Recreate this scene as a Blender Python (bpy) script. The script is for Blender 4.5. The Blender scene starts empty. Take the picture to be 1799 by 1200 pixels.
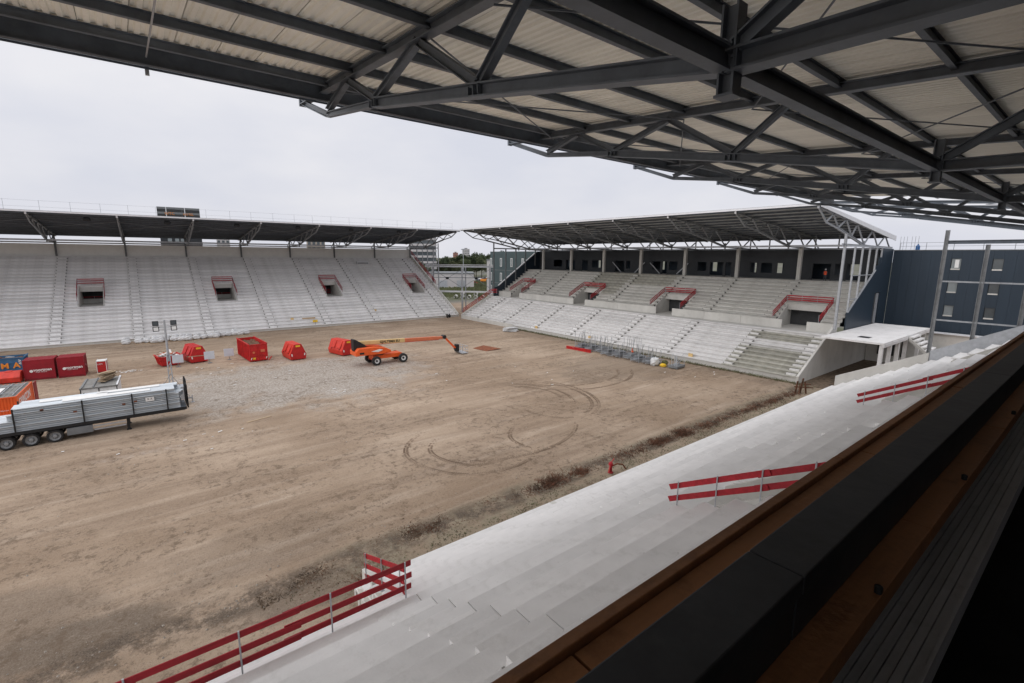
import bpy, math, random
from mathutils import Vector, Matrix
R = math.radians
random.seed(7)
sc = bpy.context.scene
col = sc.collection

# ------------------------------------------------------------------ camera
yaw, pitch, roll, FPX = R(38.367), R(10.01), R(-0.514), 843.7
F = Vector((math.sin(yaw)*math.cos(pitch), math.cos(yaw)*math.cos(pitch), -math.sin(pitch)))
RT = Vector((math.cos(yaw), -math.sin(yaw), 0)); DN = F.cross(RT)
X2 = RT*math.cos(roll)+DN*math.sin(roll); D2 = DN*math.cos(roll)-RT*math.sin(roll)
cam = bpy.data.cameras.new('camera'); camo = bpy.data.objects.new('camera', cam); col.objects.link(camo)
mw = Matrix.Identity(4)
for i in range(3):
    mw[i][0] = X2[i]; mw[i][1] = -D2[i]; mw[i][2] = -F[i]
mw[2][3] = 15.0
camo.matrix_world = mw
cam.sensor_width = 36; cam.lens = FPX*36/1799; cam.clip_start = .05; cam.clip_end = 8000
sc.camera = camo

# ------------------------------------------------------------------ sky, sun, exposure (overcast)
w = bpy.data.worlds.new('World'); sc.world = w; w.use_nodes = True
nt = w.node_tree; nt.nodes.clear()
SUN_EL, SUN_AZ = R(50), R(-75)            # azimuth from +y towards +x: veiled sun to the left
out = nt.nodes.new('ShaderNodeOutputWorld'); bg = nt.nodes.new('ShaderNodeBackground')
sky = nt.nodes.new('ShaderNodeTexSky'); sky.sky_type = 'NISHITA'; sky.sun_disc = False
sky.sun_elevation = SUN_EL; sky.sun_rotation = SUN_AZ; sky.air_density = 1.5; sky.dust_density = 4
tc = nt.nodes.new('ShaderNodeTexCoord'); mp = nt.nodes.new('ShaderNodeMapping'); mp.inputs['Scale'].default_value = (1, 1, 2.6)
ns = nt.nodes.new('ShaderNodeTexNoise'); ns.inputs['Scale'].default_value = 2.4; ns.inputs['Detail'].default_value = 6; ns.inputs['Roughness'].default_value = .5
rp = nt.nodes.new('ShaderNodeValToRGB'); rp.color_ramp.elements[0].position = .36; rp.color_ramp.elements[1].position = .66
rp.color_ramp.elements[0].color = (6.95, 7.12, 7.95, 1); rp.color_ramp.elements[1].color = (8.35, 8.3, 8.7, 1)
mx = nt.nodes.new('ShaderNodeMix'); mx.data_type = 'RGBA'; mx.inputs[0].default_value = .94
L = nt.links.new
L(tc.outputs['Generated'], mp.inputs['Vector']); L(mp.outputs['Vector'], ns.inputs['Vector']); L(ns.outputs['Fac'], rp.inputs['Fac'])
L(sky.outputs['Color'], mx.inputs[6]); L(rp.outputs['Color'], mx.inputs[7]); L(mx.outputs[2], bg.inputs['Color'])
bg.inputs['Strength'].default_value = .073
L(bg.outputs[0], out.inputs[0])
sl = bpy.data.lights.new('sun', 'SUN'); sl.energy = 1.5; sl.angle = R(120); sl.color = (1, .97, .93)
so = bpy.data.objects.new('sun', sl); col.objects.link(so)
sd = Vector((math.sin(SUN_AZ)*math.cos(SUN_EL), math.cos(SUN_AZ)*math.cos(SUN_EL), math.sin(SUN_EL)))
so.rotation_euler = (-sd).to_track_quat('-Z', 'Y').to_euler(); so.location = sd*200
sc.cycles.diffuse_bounces = 8; sc.cycles.max_bounces = 14
vs = sc.view_settings; vs.view_transform = 'Standard'; vs.look = 'None'; vs.exposure = 0.5; vs.gamma = 1; vs.use_curve_mapping = False

# ------------------------------------------------------------------ materials
M = {}
def pm(name, c, rough=.7, var=.15, scale=2.0, metal=0., bump=0., bscale=30., c2=None, stretch=(1, 1, 1), rnd=.0, spec=.4, dirt=0., dirtc=(.12, .09, .06)):
    m = bpy.data.materials.new(name); m.use_nodes = True; t = m.node_tree; n = t.nodes; l = t.links.new
    b = n['Principled BSDF']; b.inputs['Roughness'].default_value = rough; b.inputs['Metallic'].default_value = metal
    b.inputs['Specular IOR Level'].default_value = spec
    co = n.new('ShaderNodeTexCoord'); ma = n.new('ShaderNodeMapping'); ma.inputs['Scale'].default_value = stretch
    l(co.outputs['Object'], ma.inputs['Vector'])
    no = n.new('ShaderNodeTexNoise'); no.inputs['Scale'].default_value = scale; no.inputs['Detail'].default_value = 7; no.inputs['Roughness'].default_value = .62
    l(ma.outputs['Vector'], no.inputs['Vector'])
    ra = n.new('ShaderNodeValToRGB'); ra.color_ramp.elements[0].position = .32; ra.color_ramp.elements[1].position = .68
    c2 = c2 or c
    ra.color_ramp.elements[0].color = tuple(x*(1-var) for x in c2)+(1,); ra.color_ramp.elements[1].color = tuple(min(1, x*(1+var)) for x in c)+(1,)
    l(no.outputs['Fac'], ra.inputs['Fac'])
    last = ra.outputs['Color']
    if rnd:
        oi = n.new('ShaderNodeObjectInfo'); mr = n.new('ShaderNodeMapRange'); mr.inputs['To Min'].default_value = 1-rnd; mr.inputs['To Max'].default_value = 1+rnd
        l(oi.outputs['Random'], mr.inputs['Value']); mu = n.new('ShaderNodeMix'); mu.data_type = 'RGBA'; mu.blend_type = 'MULTIPLY'; mu.inputs[0].default_value = 1
        l(last, mu.inputs[6]); l(mr.outputs['Result'], mu.inputs[7]); last = mu.outputs[2]
    if name.startswith('concrete') and not name.endswith('wall'):
        n3 = n.new('ShaderNodeTexNoise'); n3.inputs['Scale'].default_value = 3.1; n3.inputs['Detail'].default_value = 3; n3.inputs['Roughness'].default_value = .6
        l(co.outputs['Object'], n3.inputs['Vector']); r3 = n.new('ShaderNodeMapRange'); r3.inputs['From Min'].default_value = .70; r3.inputs['From Max'].default_value = .76; r3.inputs['To Max'].default_value = .55
        l(n3.outputs['Fac'], r3.inputs['Value']); m3 = n.new('ShaderNodeMix'); m3.data_type = 'RGBA'; l(r3.outputs['Result'], m3.inputs[0]); l(last, m3.inputs[6]); m3.inputs[7].default_value = (.24, .23, .21, 1); last = m3.outputs[2]
    if dirt:
        n2 = n.new('ShaderNodeTexNoise'); n2.inputs['Scale'].default_value = scale*2.3; n2.inputs['Detail'].default_value = 9; n2.inputs['Roughness'].default_value = .7
        l(co.outputs['Object'], n2.inputs['Vector'])
        r2 = n.new('ShaderNodeMapRange'); r2.inputs['From Min'].default_value = .52; r2.inputs['From Max'].default_value = .72; r2.inputs['To Max'].default_value = dirt
        l(n2.outputs['Fac'], r2.inputs['Value'])
        md = n.new('ShaderNodeMix'); md.data_type = 'RGBA'; l(r2.outputs['Result'], md.inputs[0]); l(last, md.inputs[6]); md.inputs[7].default_value = dirtc+(1,); last = md.outputs[2]
    l(last, b.inputs['Base Color'])
    if bump:
        nb = n.new('ShaderNodeTexNoise'); nb.inputs['Scale'].default_value = bscale; nb.inputs['Detail'].default_value = 5
        l(co.outputs['Object'], nb.inputs['Vector'])
        bp = n.new('ShaderNodeBump'); bp.inputs['Strength'].default_value = bump; bp.inputs['Distance'].default_value = .03
        l(nb.outputs['Fac'], bp.inputs['Height']); l(bp.outputs['Normal'], b.inputs['Normal'])
    M[name] = m; return m
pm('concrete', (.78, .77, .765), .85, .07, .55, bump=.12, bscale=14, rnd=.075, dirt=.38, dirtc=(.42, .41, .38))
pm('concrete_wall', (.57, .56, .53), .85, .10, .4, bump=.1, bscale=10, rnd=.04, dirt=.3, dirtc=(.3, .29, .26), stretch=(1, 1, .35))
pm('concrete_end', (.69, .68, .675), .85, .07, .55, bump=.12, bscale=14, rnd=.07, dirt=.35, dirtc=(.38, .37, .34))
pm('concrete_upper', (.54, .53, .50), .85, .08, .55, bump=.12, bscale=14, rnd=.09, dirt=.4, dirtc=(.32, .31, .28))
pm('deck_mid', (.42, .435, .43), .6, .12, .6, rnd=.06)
pm('concrete_old', (.40, .39, .345), .9, .2, 1.2, rnd=.12, dirt=.4, dirtc=(.16, .15, .12))
pm('joint', (.25, .245, .225), .9, .2, 4)
pm('steel', (.115, .135, .162), .5, .22, 1.5, metal=.0, bump=.04, bscale=12, dirt=.35, dirtc=(.17, .185, .20), rnd=.15)
pm('steel_mid', (.17, .18, .19), .5, .15, 1.5, rnd=.1, dirt=.25, dirtc=(.28, .28, .28))
pm('galv', (.44, .46, .49), .42, .12, 2.5, metal=.35, rnd=.08, dirt=.3, dirtc=(.3, .31, .32))
pm('galv_dull', (.27, .28, .29), .5, .2, 2, metal=.1, dirt=.4, dirtc=(.18, .18, .18))
pm('galv_blue', (.60, .65, .69), .4, .1, 1.2, metal=.1, rnd=.14, stretch=(.2, 1, 3), dirt=.3, dirtc=(.52, .56, .6))
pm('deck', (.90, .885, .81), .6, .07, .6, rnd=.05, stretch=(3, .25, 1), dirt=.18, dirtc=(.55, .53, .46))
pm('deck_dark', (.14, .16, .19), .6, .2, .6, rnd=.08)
pm('trim_white', (.72, .73, .76), .5, .05, 1.5, dirt=.2, dirtc=(.5, .5, .5))
pm('red_board', (.36, .014, .024), .6, .25, 2.2, rnd=.18, stretch=(.4, 3, 3), dirt=.3, dirtc=(.16, .012, .016))
pm('ply', (.29, .135, .062), .6, .30, 3.0, stretch=(.12, 2, 2), bump=.2, bscale=26, dirt=.6, dirtc=(.12, .055, .028))
pm('rubber', (.034, .037, .043), .55, .25, 2.5, bump=.15, bscale=8, dirt=.5, dirtc=(.055, .057, .06), spec=.3)
pm('alu', (.42, .43, .46), .5, .2, 2.5, stretch=(.15, 3, 1), spec=.35, dirt=.4, dirtc=(.16, .16, .165))
pm('shaded_floor', (.012, .012, .013), .9, .3, 2, spec=.1)  # near-black: the shade under the roof is put into the colour
pm('blue_panel', (.021, .035, .053), .45, .10, .4, stretch=(1, 3, .2), rnd=.06)
pm('green_panel', (.045, .072, .078), .5, .1, .4, rnd=.05)
pm('dark_panel', (.030, .034, .040), .6, .15, .6)
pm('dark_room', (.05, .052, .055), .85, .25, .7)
pm('red_dark', (.27, .008, .018), .5, .16, 1.2, bump=.05, bscale=3, dirt=.45, dirtc=(.16, .015, .015))
pm('red_paint', (.50, .020, .020), .5, .22, 1.6, dirt=.6, dirtc=(.22, .03, .02), rnd=.05)
pm('red_orange', (.60, .042, .026), .5, .2, 1.6, dirt=.55, dirtc=(.28, .05, .03), rnd=.04)
pm('orange', (.78, .115, .022), .4, .10, 2, dirt=.3, dirtc=(.4, .1, .04))
pm('orange_old', (.62, .17, .08), .5, .12, 2, dirt=.4, dirtc=(.45, .25, .16))
pm('cream', (.66, .46, .21), .5, .08, 2, dirt=.2, dirtc=(.5, .35, .15))
pm('blue_paint', (.045, .14, .27), .5, .2, 1.5, dirt=.4, dirtc=(.06, .08, .11))
pm('yellow', (.78, .50, .035), .5, .1, 3)
pm('white', (.78, .78, .77), .6, .06, 2, dirt=.15, dirtc=(.5, .48, .44))
pm('white_wall', (.86, .86, .83), .7, .04, 1)
pm('white_bag', (.66, .67, .68), .55, .14, 3, bump=.5, bscale=5, rnd=.1, dirt=.2, dirtc=(.4, .38, .35))
pm('grey_board', (.58, .62, .68), .5, .06, 2)
pm('grey_roof', (.21, .205, .195), .8, .25, 2.5, dirt=.5, dirtc=(.36, .35, .33))
pm('tyre', (.022, .022, .023), .85, .25, 6, bump=.3, bscale=20, dirt=.4, dirtc=(.09, .075, .06))
pm('black', (.016, .017, .019), .5, .2, 3)
pm('rust', (.24, .075, .03), .85, .3, 3, c2=(.16, .05, .025), dirt=.4, dirtc=(.32, .2, .13))
pm('soil_fill', (.14, .075, .045), .95, .4, 5, bump=.8, bscale=6)
pm('wood', (.40, .30, .20), .8, .25, 3, rnd=.25, stretch=(.3, 3, 3))
pm('glass', (.07, .085, .095), .12, .2, .5, spec=.7)
pm('glass_light', (.22, .25, .26), .15, .15, .5, spec=.7)
pm('brick', (.34, .15, .11), .85, .15, 1)
pm('pale_tower', (.52, .50, .50), .8, .08, .2)
pm('beige_tower', (.40, .35, .30), .8, .1, .2)
pm('letter_white', (.80, .79, .78), .5, .02, 2)
pm('letter_orange', (.80, .28, .04), .5, .05, 2)
pm('letter_black', (.012, .012, .013), .5, .05, 2)
pm('vest', (.75, .10, .04), .8, .1, 8)
pm('skin', (.45, .27, .2), .6, .05, 8)
pm('car_dark', (.05, .055, .065), .3, .1, 1, rnd=.4)
pm('car_white', (.7, .7, .7), .3, .05, 1)
pm('bark', (.09, .07, .05), .9, .3, 3)
pm('pipe', (.62, .61, .58), .8, .1, 1)
pm('asphalt', (.10, .10, .10), .9, .2, 1)
pm('peach', (.55, .42, .34), .9, .12, .6, dirt=.3, dirtc=(.45, .36, .3))
pm('weed', (.15, .065, .038), .9, .5, 1.2, c2=(.085, .058, .034))
pm('weed_green', (.105, .115, .05), .9, .5, 1.0, c2=(.085, .075, .038))
pm('soil', (.17, .125, .088), .95, .35, 2, c2=(.085, .062, .043), bump=.7, bscale=9)
pm('track', (.25, .185, .135), .95, .25, 3)
pm('pebble', (.36, .325, .285), .9, .25, .7)
pm('cloth_blue', (.03, .12, .32), .7, .1, 3)

def leafmat(name, c, c2):
    m = pm(name, c, .75, .35, .35, c2=c2, rnd=.12)
    m.node_tree.nodes['Principled BSDF'].inputs['Subsurface Weight'].default_value = 0
leafmat('leaf', (.085, .11, .045), (.035, .05, .02))
leafmat('leaf_dark', (.055, .078, .034), (.022, .034, .015))
leafmat('leaf_olive', (.115, .125, .055), (.05, .06, .028))

def ground_mat():
    m = bpy.data.materials.new('sand_ground'); m.use_nodes = True; t = m.node_tree; n = t.nodes; l = t.links.new
    b = n['Principled BSDF']; b.inputs['Roughness'].default_value = .95; b.inputs['Specular IOR Level'].default_value = .15
    g = n.new('ShaderNodeNewGeometry')
    def noise(scale, det=8, ro=.6, st=(1, 1, 1), rot=0):
        ma = n.new('ShaderNodeMapping'); ma.inputs['Scale'].default_value = st; ma.inputs['Rotation'].default_value = (0, 0, rot)
        l(g.outputs['Position'], ma.inputs['Vector'])
        o = n.new('ShaderNodeTexNoise'); o.inputs['Scale'].default_value = scale; o.inputs['Detail'].default_value = det; o.inputs['Roughness'].default_value = ro
        l(ma.outputs['Vector'], o.inputs['Vector']); return o.outputs['Fac']
    def mrange(s, a, b_, lo=0., hi=1.):
        r = n.new('ShaderNodeMapRange'); r.interpolation_type = 'SMOOTHSTEP'
        for k, v in zip(('From Min', 'From Max', 'To Min', 'To Max'), (a, b_, lo, hi)): r.inputs[k].default_value = v
        l(s, r.inputs['Value']); return r.outputs['Result']
    def mixc(f, a, c, blend='MIX'):
        x = n.new('ShaderNodeMix'); x.data_type = 'RGBA'; x.blend_type = blend
        if isinstance(f, float): x.inputs[0].default_value = f
        else: l(f, x.inputs[0])
        for s, v in ((6, a), (7, c)):
            if isinstance(v, tuple): x.inputs[s].default_value = v+(1,)
            else: l(v, x.inputs[s])
        return x.outputs[2]
    def mth(op, a, c):
        x = n.new('ShaderNodeMath'); x.operation = op; x.use_clamp = op in ('MULTIPLY', 'ADD')
        for s, v in ((0, a), (1, c)):
            if isinstance(v, (int, float)): x.inputs[s].default_value = v
            else: l(v, x.inputs[s])
        return x.outputs[0]
    sep = n.new('ShaderNodeSeparateXYZ'); l(g.outputs['Position'], sep.inputs[0]); X, Y = sep.outputs['X'], sep.outputs['Y']
    base = mixc(mrange(noise(.07, 5), .35, .65), (.285, .202, .136), (.45, .345, .255))
    # rake / driving streaks, mostly along the length of the pitch
    st1 = mrange(noise(.55, 9, .65, (.10, 1, 1), R(4)), .42, .68)
    base = mixc(mth('MULTIPLY', st1, .75), base, (.225, .156, .105))
    st2 = mrange(noise(.8, 9, .6, (.09, 1, 1), R(-7)), .50, .74)
    base = mixc(mth('MULTIPLY', st2, .7), base, (.52, .42, .33))
    # damp darker patches and coarse lumps
    d1 = mrange(noise(.16, 7, .65), .50, .68); base = mixc(mth('MULTIPLY', d1, .45), base, (.20, .143, .10))
    # gravelly grey zone left of the middle
    def blob(cx, cy, rx, ry, s0, s1):
        a = mth('DIVIDE', mth('SUBTRACT', X, cx), rx); c = mth('DIVIDE', mth('SUBTRACT', Y, cy), ry)
        x = n.new('ShaderNodeMath'); x.operation = 'POWER'; l(a, x.inputs[0]); x.inputs[1].default_value = 2
        y = n.new('ShaderNodeMath'); y.operation = 'POWER'; l(c, y.inputs[0]); y.inputs[1].default_value = 2
        z = n.new('ShaderNodeMath'); z.operation = 'ADD'; l(x.outputs[0], z.inputs[0]); l(y.outputs[0], z.inputs[1])
        zz = n.new('ShaderNodeMath'); zz.operation = 'ADD'; l(z.outputs[0], zz.inputs[0]); l(mrange(noise(.25, 6, .65), .3, .7, -.55, .55), zz.inputs[1])
        return mrange(zz.outputs[0], s0, s1, 1., 0.)
    gr = blob(15, 61, 16, 12, .3, 1.4)
    grc = mixc(mrange(noise(4.5, 6, .7), .35, .68), (.22, .195, .17), (.56, .525, .485))
    base = mixc(mth('MULTIPLY', gr, .85), base, grc)
    for cx, cy, rx, ry, k in ((16.5, 52.8, 1.8, 1.1, .6), (24, 47.8, 2.5, .9, .25), (9, 57.5, 4.5, 1.6, .3), (0, 44.5, 4, .7, .3), (40, 52, 5, 1, .15), (4, 68, 5, 1.5, .25)):
        base = mixc(mth('MULTIPLY', mth('MULTIPLY', blob(cx, cy, rx, ry, .1, 1.2), mrange(noise(2.6, 8, .75), .42, .62)), k), base, (.58, .54, .51))
    # dark turned soil / damp strip before the near stand and at lower left
    for cx, cy, rx, ry, k in ((5.5, 20.8, 4, 1.2, .7), (-3.6, 23.6, 3.4, 1.4, .85), (-5.5, 26.5, 4, 2, .5), (4, 26, 5, 2.5, .25), (52, 42, 10, 7, .45), (62, 50, 3, 45, .25)):
        base = mixc(mth('MULTIPLY', blob(cx, cy, rx, ry, .4, 1.4), k), base, (.13, .10, .075))
    strip = mth('MULTIPLY', mrange(Y, 22.6, 23.6, 1., 0.), mrange(X, 4, 9, 0., 1.))
    base = mixc(mth('MULTIPLY', strip, mrange(noise(.8, 8, .7), .38, .62, .25, .85)), base, (.27, .235, .165))
    edge = mth('MULTIPLY', mrange(Y, 20.8, 21.4, 0., 1.), mrange(Y, 22.2, 23.4, 1., 0.))
    edge = mth('MULTIPLY', edge, mrange(noise(.55, 9, .8), .40, .56))
    base = mixc(mth('MULTIPLY', edge, .9), base, (.06, .043, .031))
    # fine grit
    base = mixc(mrange(noise(14, 4, .75), .3, .7, .0, .30), base, (.47, .40, .33))
    base = mixc(mrange(noise(6, 7, .85), .52, .66, .0, .65), base, (.16, .116, .083))
    cl = mth('MULTIPLY', mrange(noise(1.5, 10, .8), .49, .60), mrange(noise(.16, 4), .40, .56, .15, 1.))
    base = mixc(mth('MULTIPLY', cl, .75), base, (.155, .113, .08))
    base = mixc(mth('MULTIPLY', mrange(noise(3.4, 9, .8, (.6, 1, 1)), .54, .68), .4), base, (.44, .365, .29))
    # outside the stadium
    outm = mrange(Y, 128, 140, 0., 1.); outx = mrange(X, 80, 92, 0., 1.)
    mx_ = n.new('ShaderNodeMath'); mx_.operation = 'MAXIMUM'; l(outm, mx_.inputs[0]); l(outx, mx_.inputs[1])
    far = mixc(mrange(noise(.03, 5), .42, .56), (.17, .165, .145), (.11, .115, .075))
    base = mixc(mx_.outputs[0], base, far)
    l(base, b.inputs['Base Color'])
    h = mth('ADD', mth('MULTIPLY', noise(2.2, 9, .7), .6), mth('MULTIPLY', noise(16, 4, .7), .25))
    bp = n.new('ShaderNodeBump'); bp.inputs['Strength'].default_value = 1.; bp.inputs['Distance'].default_value = .13
    l(h, bp.inputs['Height']); l(bp.outputs['Normal'], b.inputs['Normal'])
    M['sand'] = m
ground_mat()

# ------------------------------------------------------------------ mesh helpers
class MB:
    def __init__(s): s.v = []; s.f = []
    def add(s, vs, fs):
        o = len(s.v); s.v += [tuple(p) for p in vs]; s.f += [tuple(i+o for i in f) for f in fs]; return s
    def box(s, x0, x1, y0, y1, z0, z1):
        return s.add([(x0, y0, z0), (x1, y0, z0), (x1, y1, z0), (x0, y1, z0), (x0, y0, z1), (x1, y0, z1), (x1, y1, z1), (x0, y1, z1)],
                     [(3, 2, 1, 0), (4, 5, 6, 7), (0, 1, 5, 4), (1, 2, 6, 5), (2, 3, 7, 6), (3, 0, 4, 7)])
    def beam(s, p, q, wd, ht, up=(0, 0, 1), du=0., dv=0.):
        p = Vector(p); q = Vector(q); a = (q-p).normalized(); up = Vector(up)
        if abs(a.dot(up)) > .98: up = Vector((1, 0, 0))
        sd_ = a.cross(up).normalized(); u = sd_.cross(a).normalized()
        p = p+sd_*du+u*dv; q = q+sd_*du+u*dv
        c = [(-1, -1), (1, -1), (1, 1), (-1, 1)]
        vs_ = [e+sd_*(i*wd/2)+u*(j*ht/2) for e in (p, q) for i, j in c]
        return s.add(vs_, [(0, 1, 2, 3), (7, 6, 5, 4), (0, 4, 5, 1), (1, 5, 6, 2), (2, 6, 7, 3), (3, 7, 4, 0)])
    def ibeam(s, p, q, wd, ht, t=.03, up=(0, 0, 1)):
        s.beam(p, q, wd, t, up, 0, ht/2-t/2); s.beam(p, q, wd, t, up, 0, -ht/2+t/2); s.beam(p, q, t, ht-2*t-.002, up); return s
    def tube(s, p, q, r, n=8, r2=None):
        p = Vector(p); q = Vector(q); a = (q-p).normalized(); u = Vector((0, 0, 1)) if abs(a.z) < .9 else Vector((1, 0, 0))
        i_ = a.cross(u).normalized(); j = i_.cross(a); r2 = r if r2 is None else r2
        vs_ = [p+(i_*math.cos(k*2*math.pi/n)+j*math.sin(k*2*math.pi/n))*r for k in range(n)]+[q+(i_*math.cos(k*2*math.pi/n)+j*math.sin(k*2*math.pi/n))*r2 for k in range(n)]
        return s.add(vs_, [(k, (k+1) % n, n+(k+1) % n, n+k) for k in range(n)]+[tuple(range(n-1, -1, -1)), tuple(range(n, 2*n))])
    def prism(s, poly, h0, h1, ax='x'):
        n = len(poly); f = {'x': lambda a, b, h: (h, a, b), 'y': lambda a, b, h: (a, h, b), 'z': lambda a, b, h: (a, b, h)}[ax]
        vs_ = [f(a, b, h0) for a, b in poly]+[f(a, b, h1) for a, b in poly]
        return s.add(vs_, [(k, (k+1) % n, n+(k+1) % n, n+k) for k in range(n)]+[tuple(range(n-1, -1, -1)), tuple(range(n, 2*n))])
    def lathe(s, prof, n=20, ax='y', o=(0, 0, 0), cap=True):
        vs_ = []
        for h, r in prof:
            for k in range(n):
                a = 2*math.pi*k/n; c, d = r*math.cos(a), r*math.sin(a)
                vs_.append({'y': (o[0]+c, o[1]+h, o[2]+d), 'z': (o[0]+c, o[1]+d, o[2]+h), 'x': (o[0]+h, o[1]+c, o[2]+d)}[ax])
        m = len(prof); fs = [(i*n+k, i*n+(k+1) % n, (i+1)*n+(k+1) % n, (i+1)*n+k) for i in range(m-1) for k in range(n)]
        return s.add(vs_, fs+([tuple(range(n)), tuple(range((m-1)*n, m*n))] if cap else []))
    def mesh(s, name, mat, smooth=False):
        me = bpy.data.meshes.new(name); me.from_pydata(s.v, [], s.f); me.validate(); 
        import bmesh
        bm = bmesh.new(); bm.from_mesh(me); bmesh.ops.recalc_face_normals(bm, faces=bm.faces); bm.to_mesh(me); bm.free()
        me.materials.append(M[mat])
        if smooth: me.polygons.foreach_set('use_smooth', [True]*len(me.polygons))
        return me
    def build(s, name, mat, parent=None, loc=None, bevel=0, smooth=False, label=None):
        o = inst(name, s.mesh(name, mat, smooth), parent, loc)
        if bevel:
            b = o.modifiers.new('bevel', 'BEVEL'); b.width = bevel; b.segments = 2; b.limit_method = 'ANGLE'
        if label: o['label'] = label
        return o
def inst(name, me, parent=None, loc=None, rot=None):
    o = bpy.data.objects.new(name, me); col.objects.link(o)
    if parent is not None: o.parent = parent
    if loc is not None: o.location = loc
    if rot is not None: o.rotation_euler = rot
    return o
def tag(o, label, cat, group=None):
    o['label'] = label; o['category'] = cat
    if group: o['group'] = group
    return o
def thing(name, label, cat, loc=(0, 0, 0), rz=0., group=None):
    o = bpy.data.objects.new(name, None); col.objects.link(o); o.location = loc; o.rotation_euler = (0, 0, rz); o.empty_display_size = .3
    return tag(o, label, cat, group)
def box(name, mat, parent, b, bevel=0, label=None): return MB().box(*b).build(name, mat, parent, bevel=bevel, label=label)
def lettering(txt, size, mat, parent, loc, rot, name='lettering', xs=1., extr=.006, bold=.0, space=1.):
    c = bpy.data.curves.new(name, 'FONT'); c.body = txt; c.size = size; c.extrude = extr; c.align_x = 'CENTER'; c.align_y = 'CENTER'; c.offset = bold; c.space_character = space; c.resolution_u = 3
    t = bpy.data.objects.new('tmp', c); col.objects.link(t); bpy.context.view_layer.update()
    me = bpy.data.meshes.new_from_object(t.evaluated_get(bpy.context.evaluated_depsgraph_get())); bpy.data.objects.remove(t)
    me.materials.clear(); me.materials.append(M[mat])
    o = inst(name, me, parent, loc, rot); o.scale = (xs, 1, 1); return o
def copy_tree(o, parent=None):
    c = o.copy(); col.objects.link(c); c.parent = parent
    for ch in list(o.children): copy_tree(ch, c)
    return c
def structure(o): o['kind'] = 'structure'; return o
def stuff(o, label=None, cat=None):
    o['kind'] = 'stuff'
    if label: o['label'] = label; o['category'] = cat
    return o
FACE_S = (R(90), 0, 0)          # lettering that reads when seen from the south (-y)
FACE_E = (R(90), 0, R(90))      # seen from the east (+x)
FACE_W = (R(90), 0, R(-90))     # seen from the west (-x)

# ------------------------------------------------------------------ ground sheet
xs = [-3500, -1500, -600, -250, -120, -60, -40]+[-30+i*1.0 for i in range(101)]+[80, 95, 120, 160, 220, 320, 600, 1500, 3500]
ys = [-3500, -1200, -400, -120, -40, 0, 10]+[18+i*1.0 for i in range(94)]+[118, 130, 150, 180, 230, 300, 420, 700, 1500, 3500]
gv = []
for y in ys:
    for x in xs:
        z = 0.
        if 20 < y < 108 and -29 < x < 62: z = .022*math.sin(x*.9+1.3*math.sin(y*.31))*math.sin(y*.8+x*.21)+random.uniform(-.012, .012)
        if 20.5 < y < 23.5 and 3 < x < 58: z += random.uniform(.0, .10)
        gv.append((x, y, z))
nx = len(xs)
gb = MB(); gb.v = gv; gb.f = [(j*nx+i, j*nx+i+1, (j+1)*nx+i+1, (j+1)*nx+i) for j in range(len(ys)-1) for i in range(nx-1)]
structure(gb.build('ground', 'sand', smooth=True))

# ------------------------------------------------------------------ stand building blocks (local frame: s along the front, d to the back, z up)
_slab = {}
def slab_mesh(ln, tr, ri, mat='concrete'):
    k = (round(ln, 2), tr, ri, mat)
    if k not in _slab:
        pr = [(-.09, 0), (tr+.12, 0), (tr+.12, -.10), (.24, -.10), (.24, -ri+.004), (.10, -ri+.004), (.10, -.09), (-.09, -.09)]
        _slab[k] = MB().prism(pr, 0, ln, 'x').mesh('terrace_slab', mat)
    return _slab[k]
_step = {}
def terrace(root, bounds, d0, z0, tr, ri, n, holes, aisles, aw=1.3, i0=0, gap=.025, strip=False, mat='concrete'):
    """rows of precast slabs between the joints in bounds; holes = (s0,s1,d0,d1) stay open"""
    for i in range(i0, n):
        d = d0+tr*i; z = z0+ri*i
        for a, b in zip(bounds[:-1], bounds[1:]):
            segs = [(a, b)]
            for h0, h1, hd0, hd1 in holes:
                if d+tr*.5 > hd0 and d+tr*.5 < hd1:
                    ns_ = []
                    for p, q in segs:
                        if h1 <= p or h0 >= q: ns_.append((p, q))
                        else:
                            if h0-p > .05: ns_.append((p, h0))
                            if q-h1 > .05: ns_.append((h1, q))
                    segs = ns_
            for p, q in segs:
                inst('terrace_slab', slab_mesh(q-p-gap, tr, ri, mat), root, (p+gap/2, d, z+random.uniform(-.004, .004)))
    k = (tr, ri, aw, strip, mat)
    if k not in _step:
        mb = MB().box(-aw/2, aw/2, -tr*.52, -.006, .004, ri*.5); hs = .012 if strip else ri*.40; mb.box(-aw/2-.07, -aw/2-.004, -tr*.58, -.008, .003, hs); mb.box(aw/2+.004, aw/2+.07, -tr*.58, -.008, .003, hs)
        _step[k] = mb.mesh('stair_step', mat); _step[k].materials.append(M['joint'])
        for pl in _step[k].polygons:
            if abs(sum(_step[k].vertices[v].co.x for v in pl.vertices)/len(pl.vertices)) > aw/2+.001: pl.material_index = 1
    for s in aisles:
        for i in range(i0, n-1):
            d = d0+tr*(i+1); z = z0+ri*i
            if any(h0-.5 < s < h1+.5 and hd0-tr < d < hd1 for h0, h1, hd0, hd1 in holes): continue
            inst('stair_step', _step[k], root, (s, d+.03, z))
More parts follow.
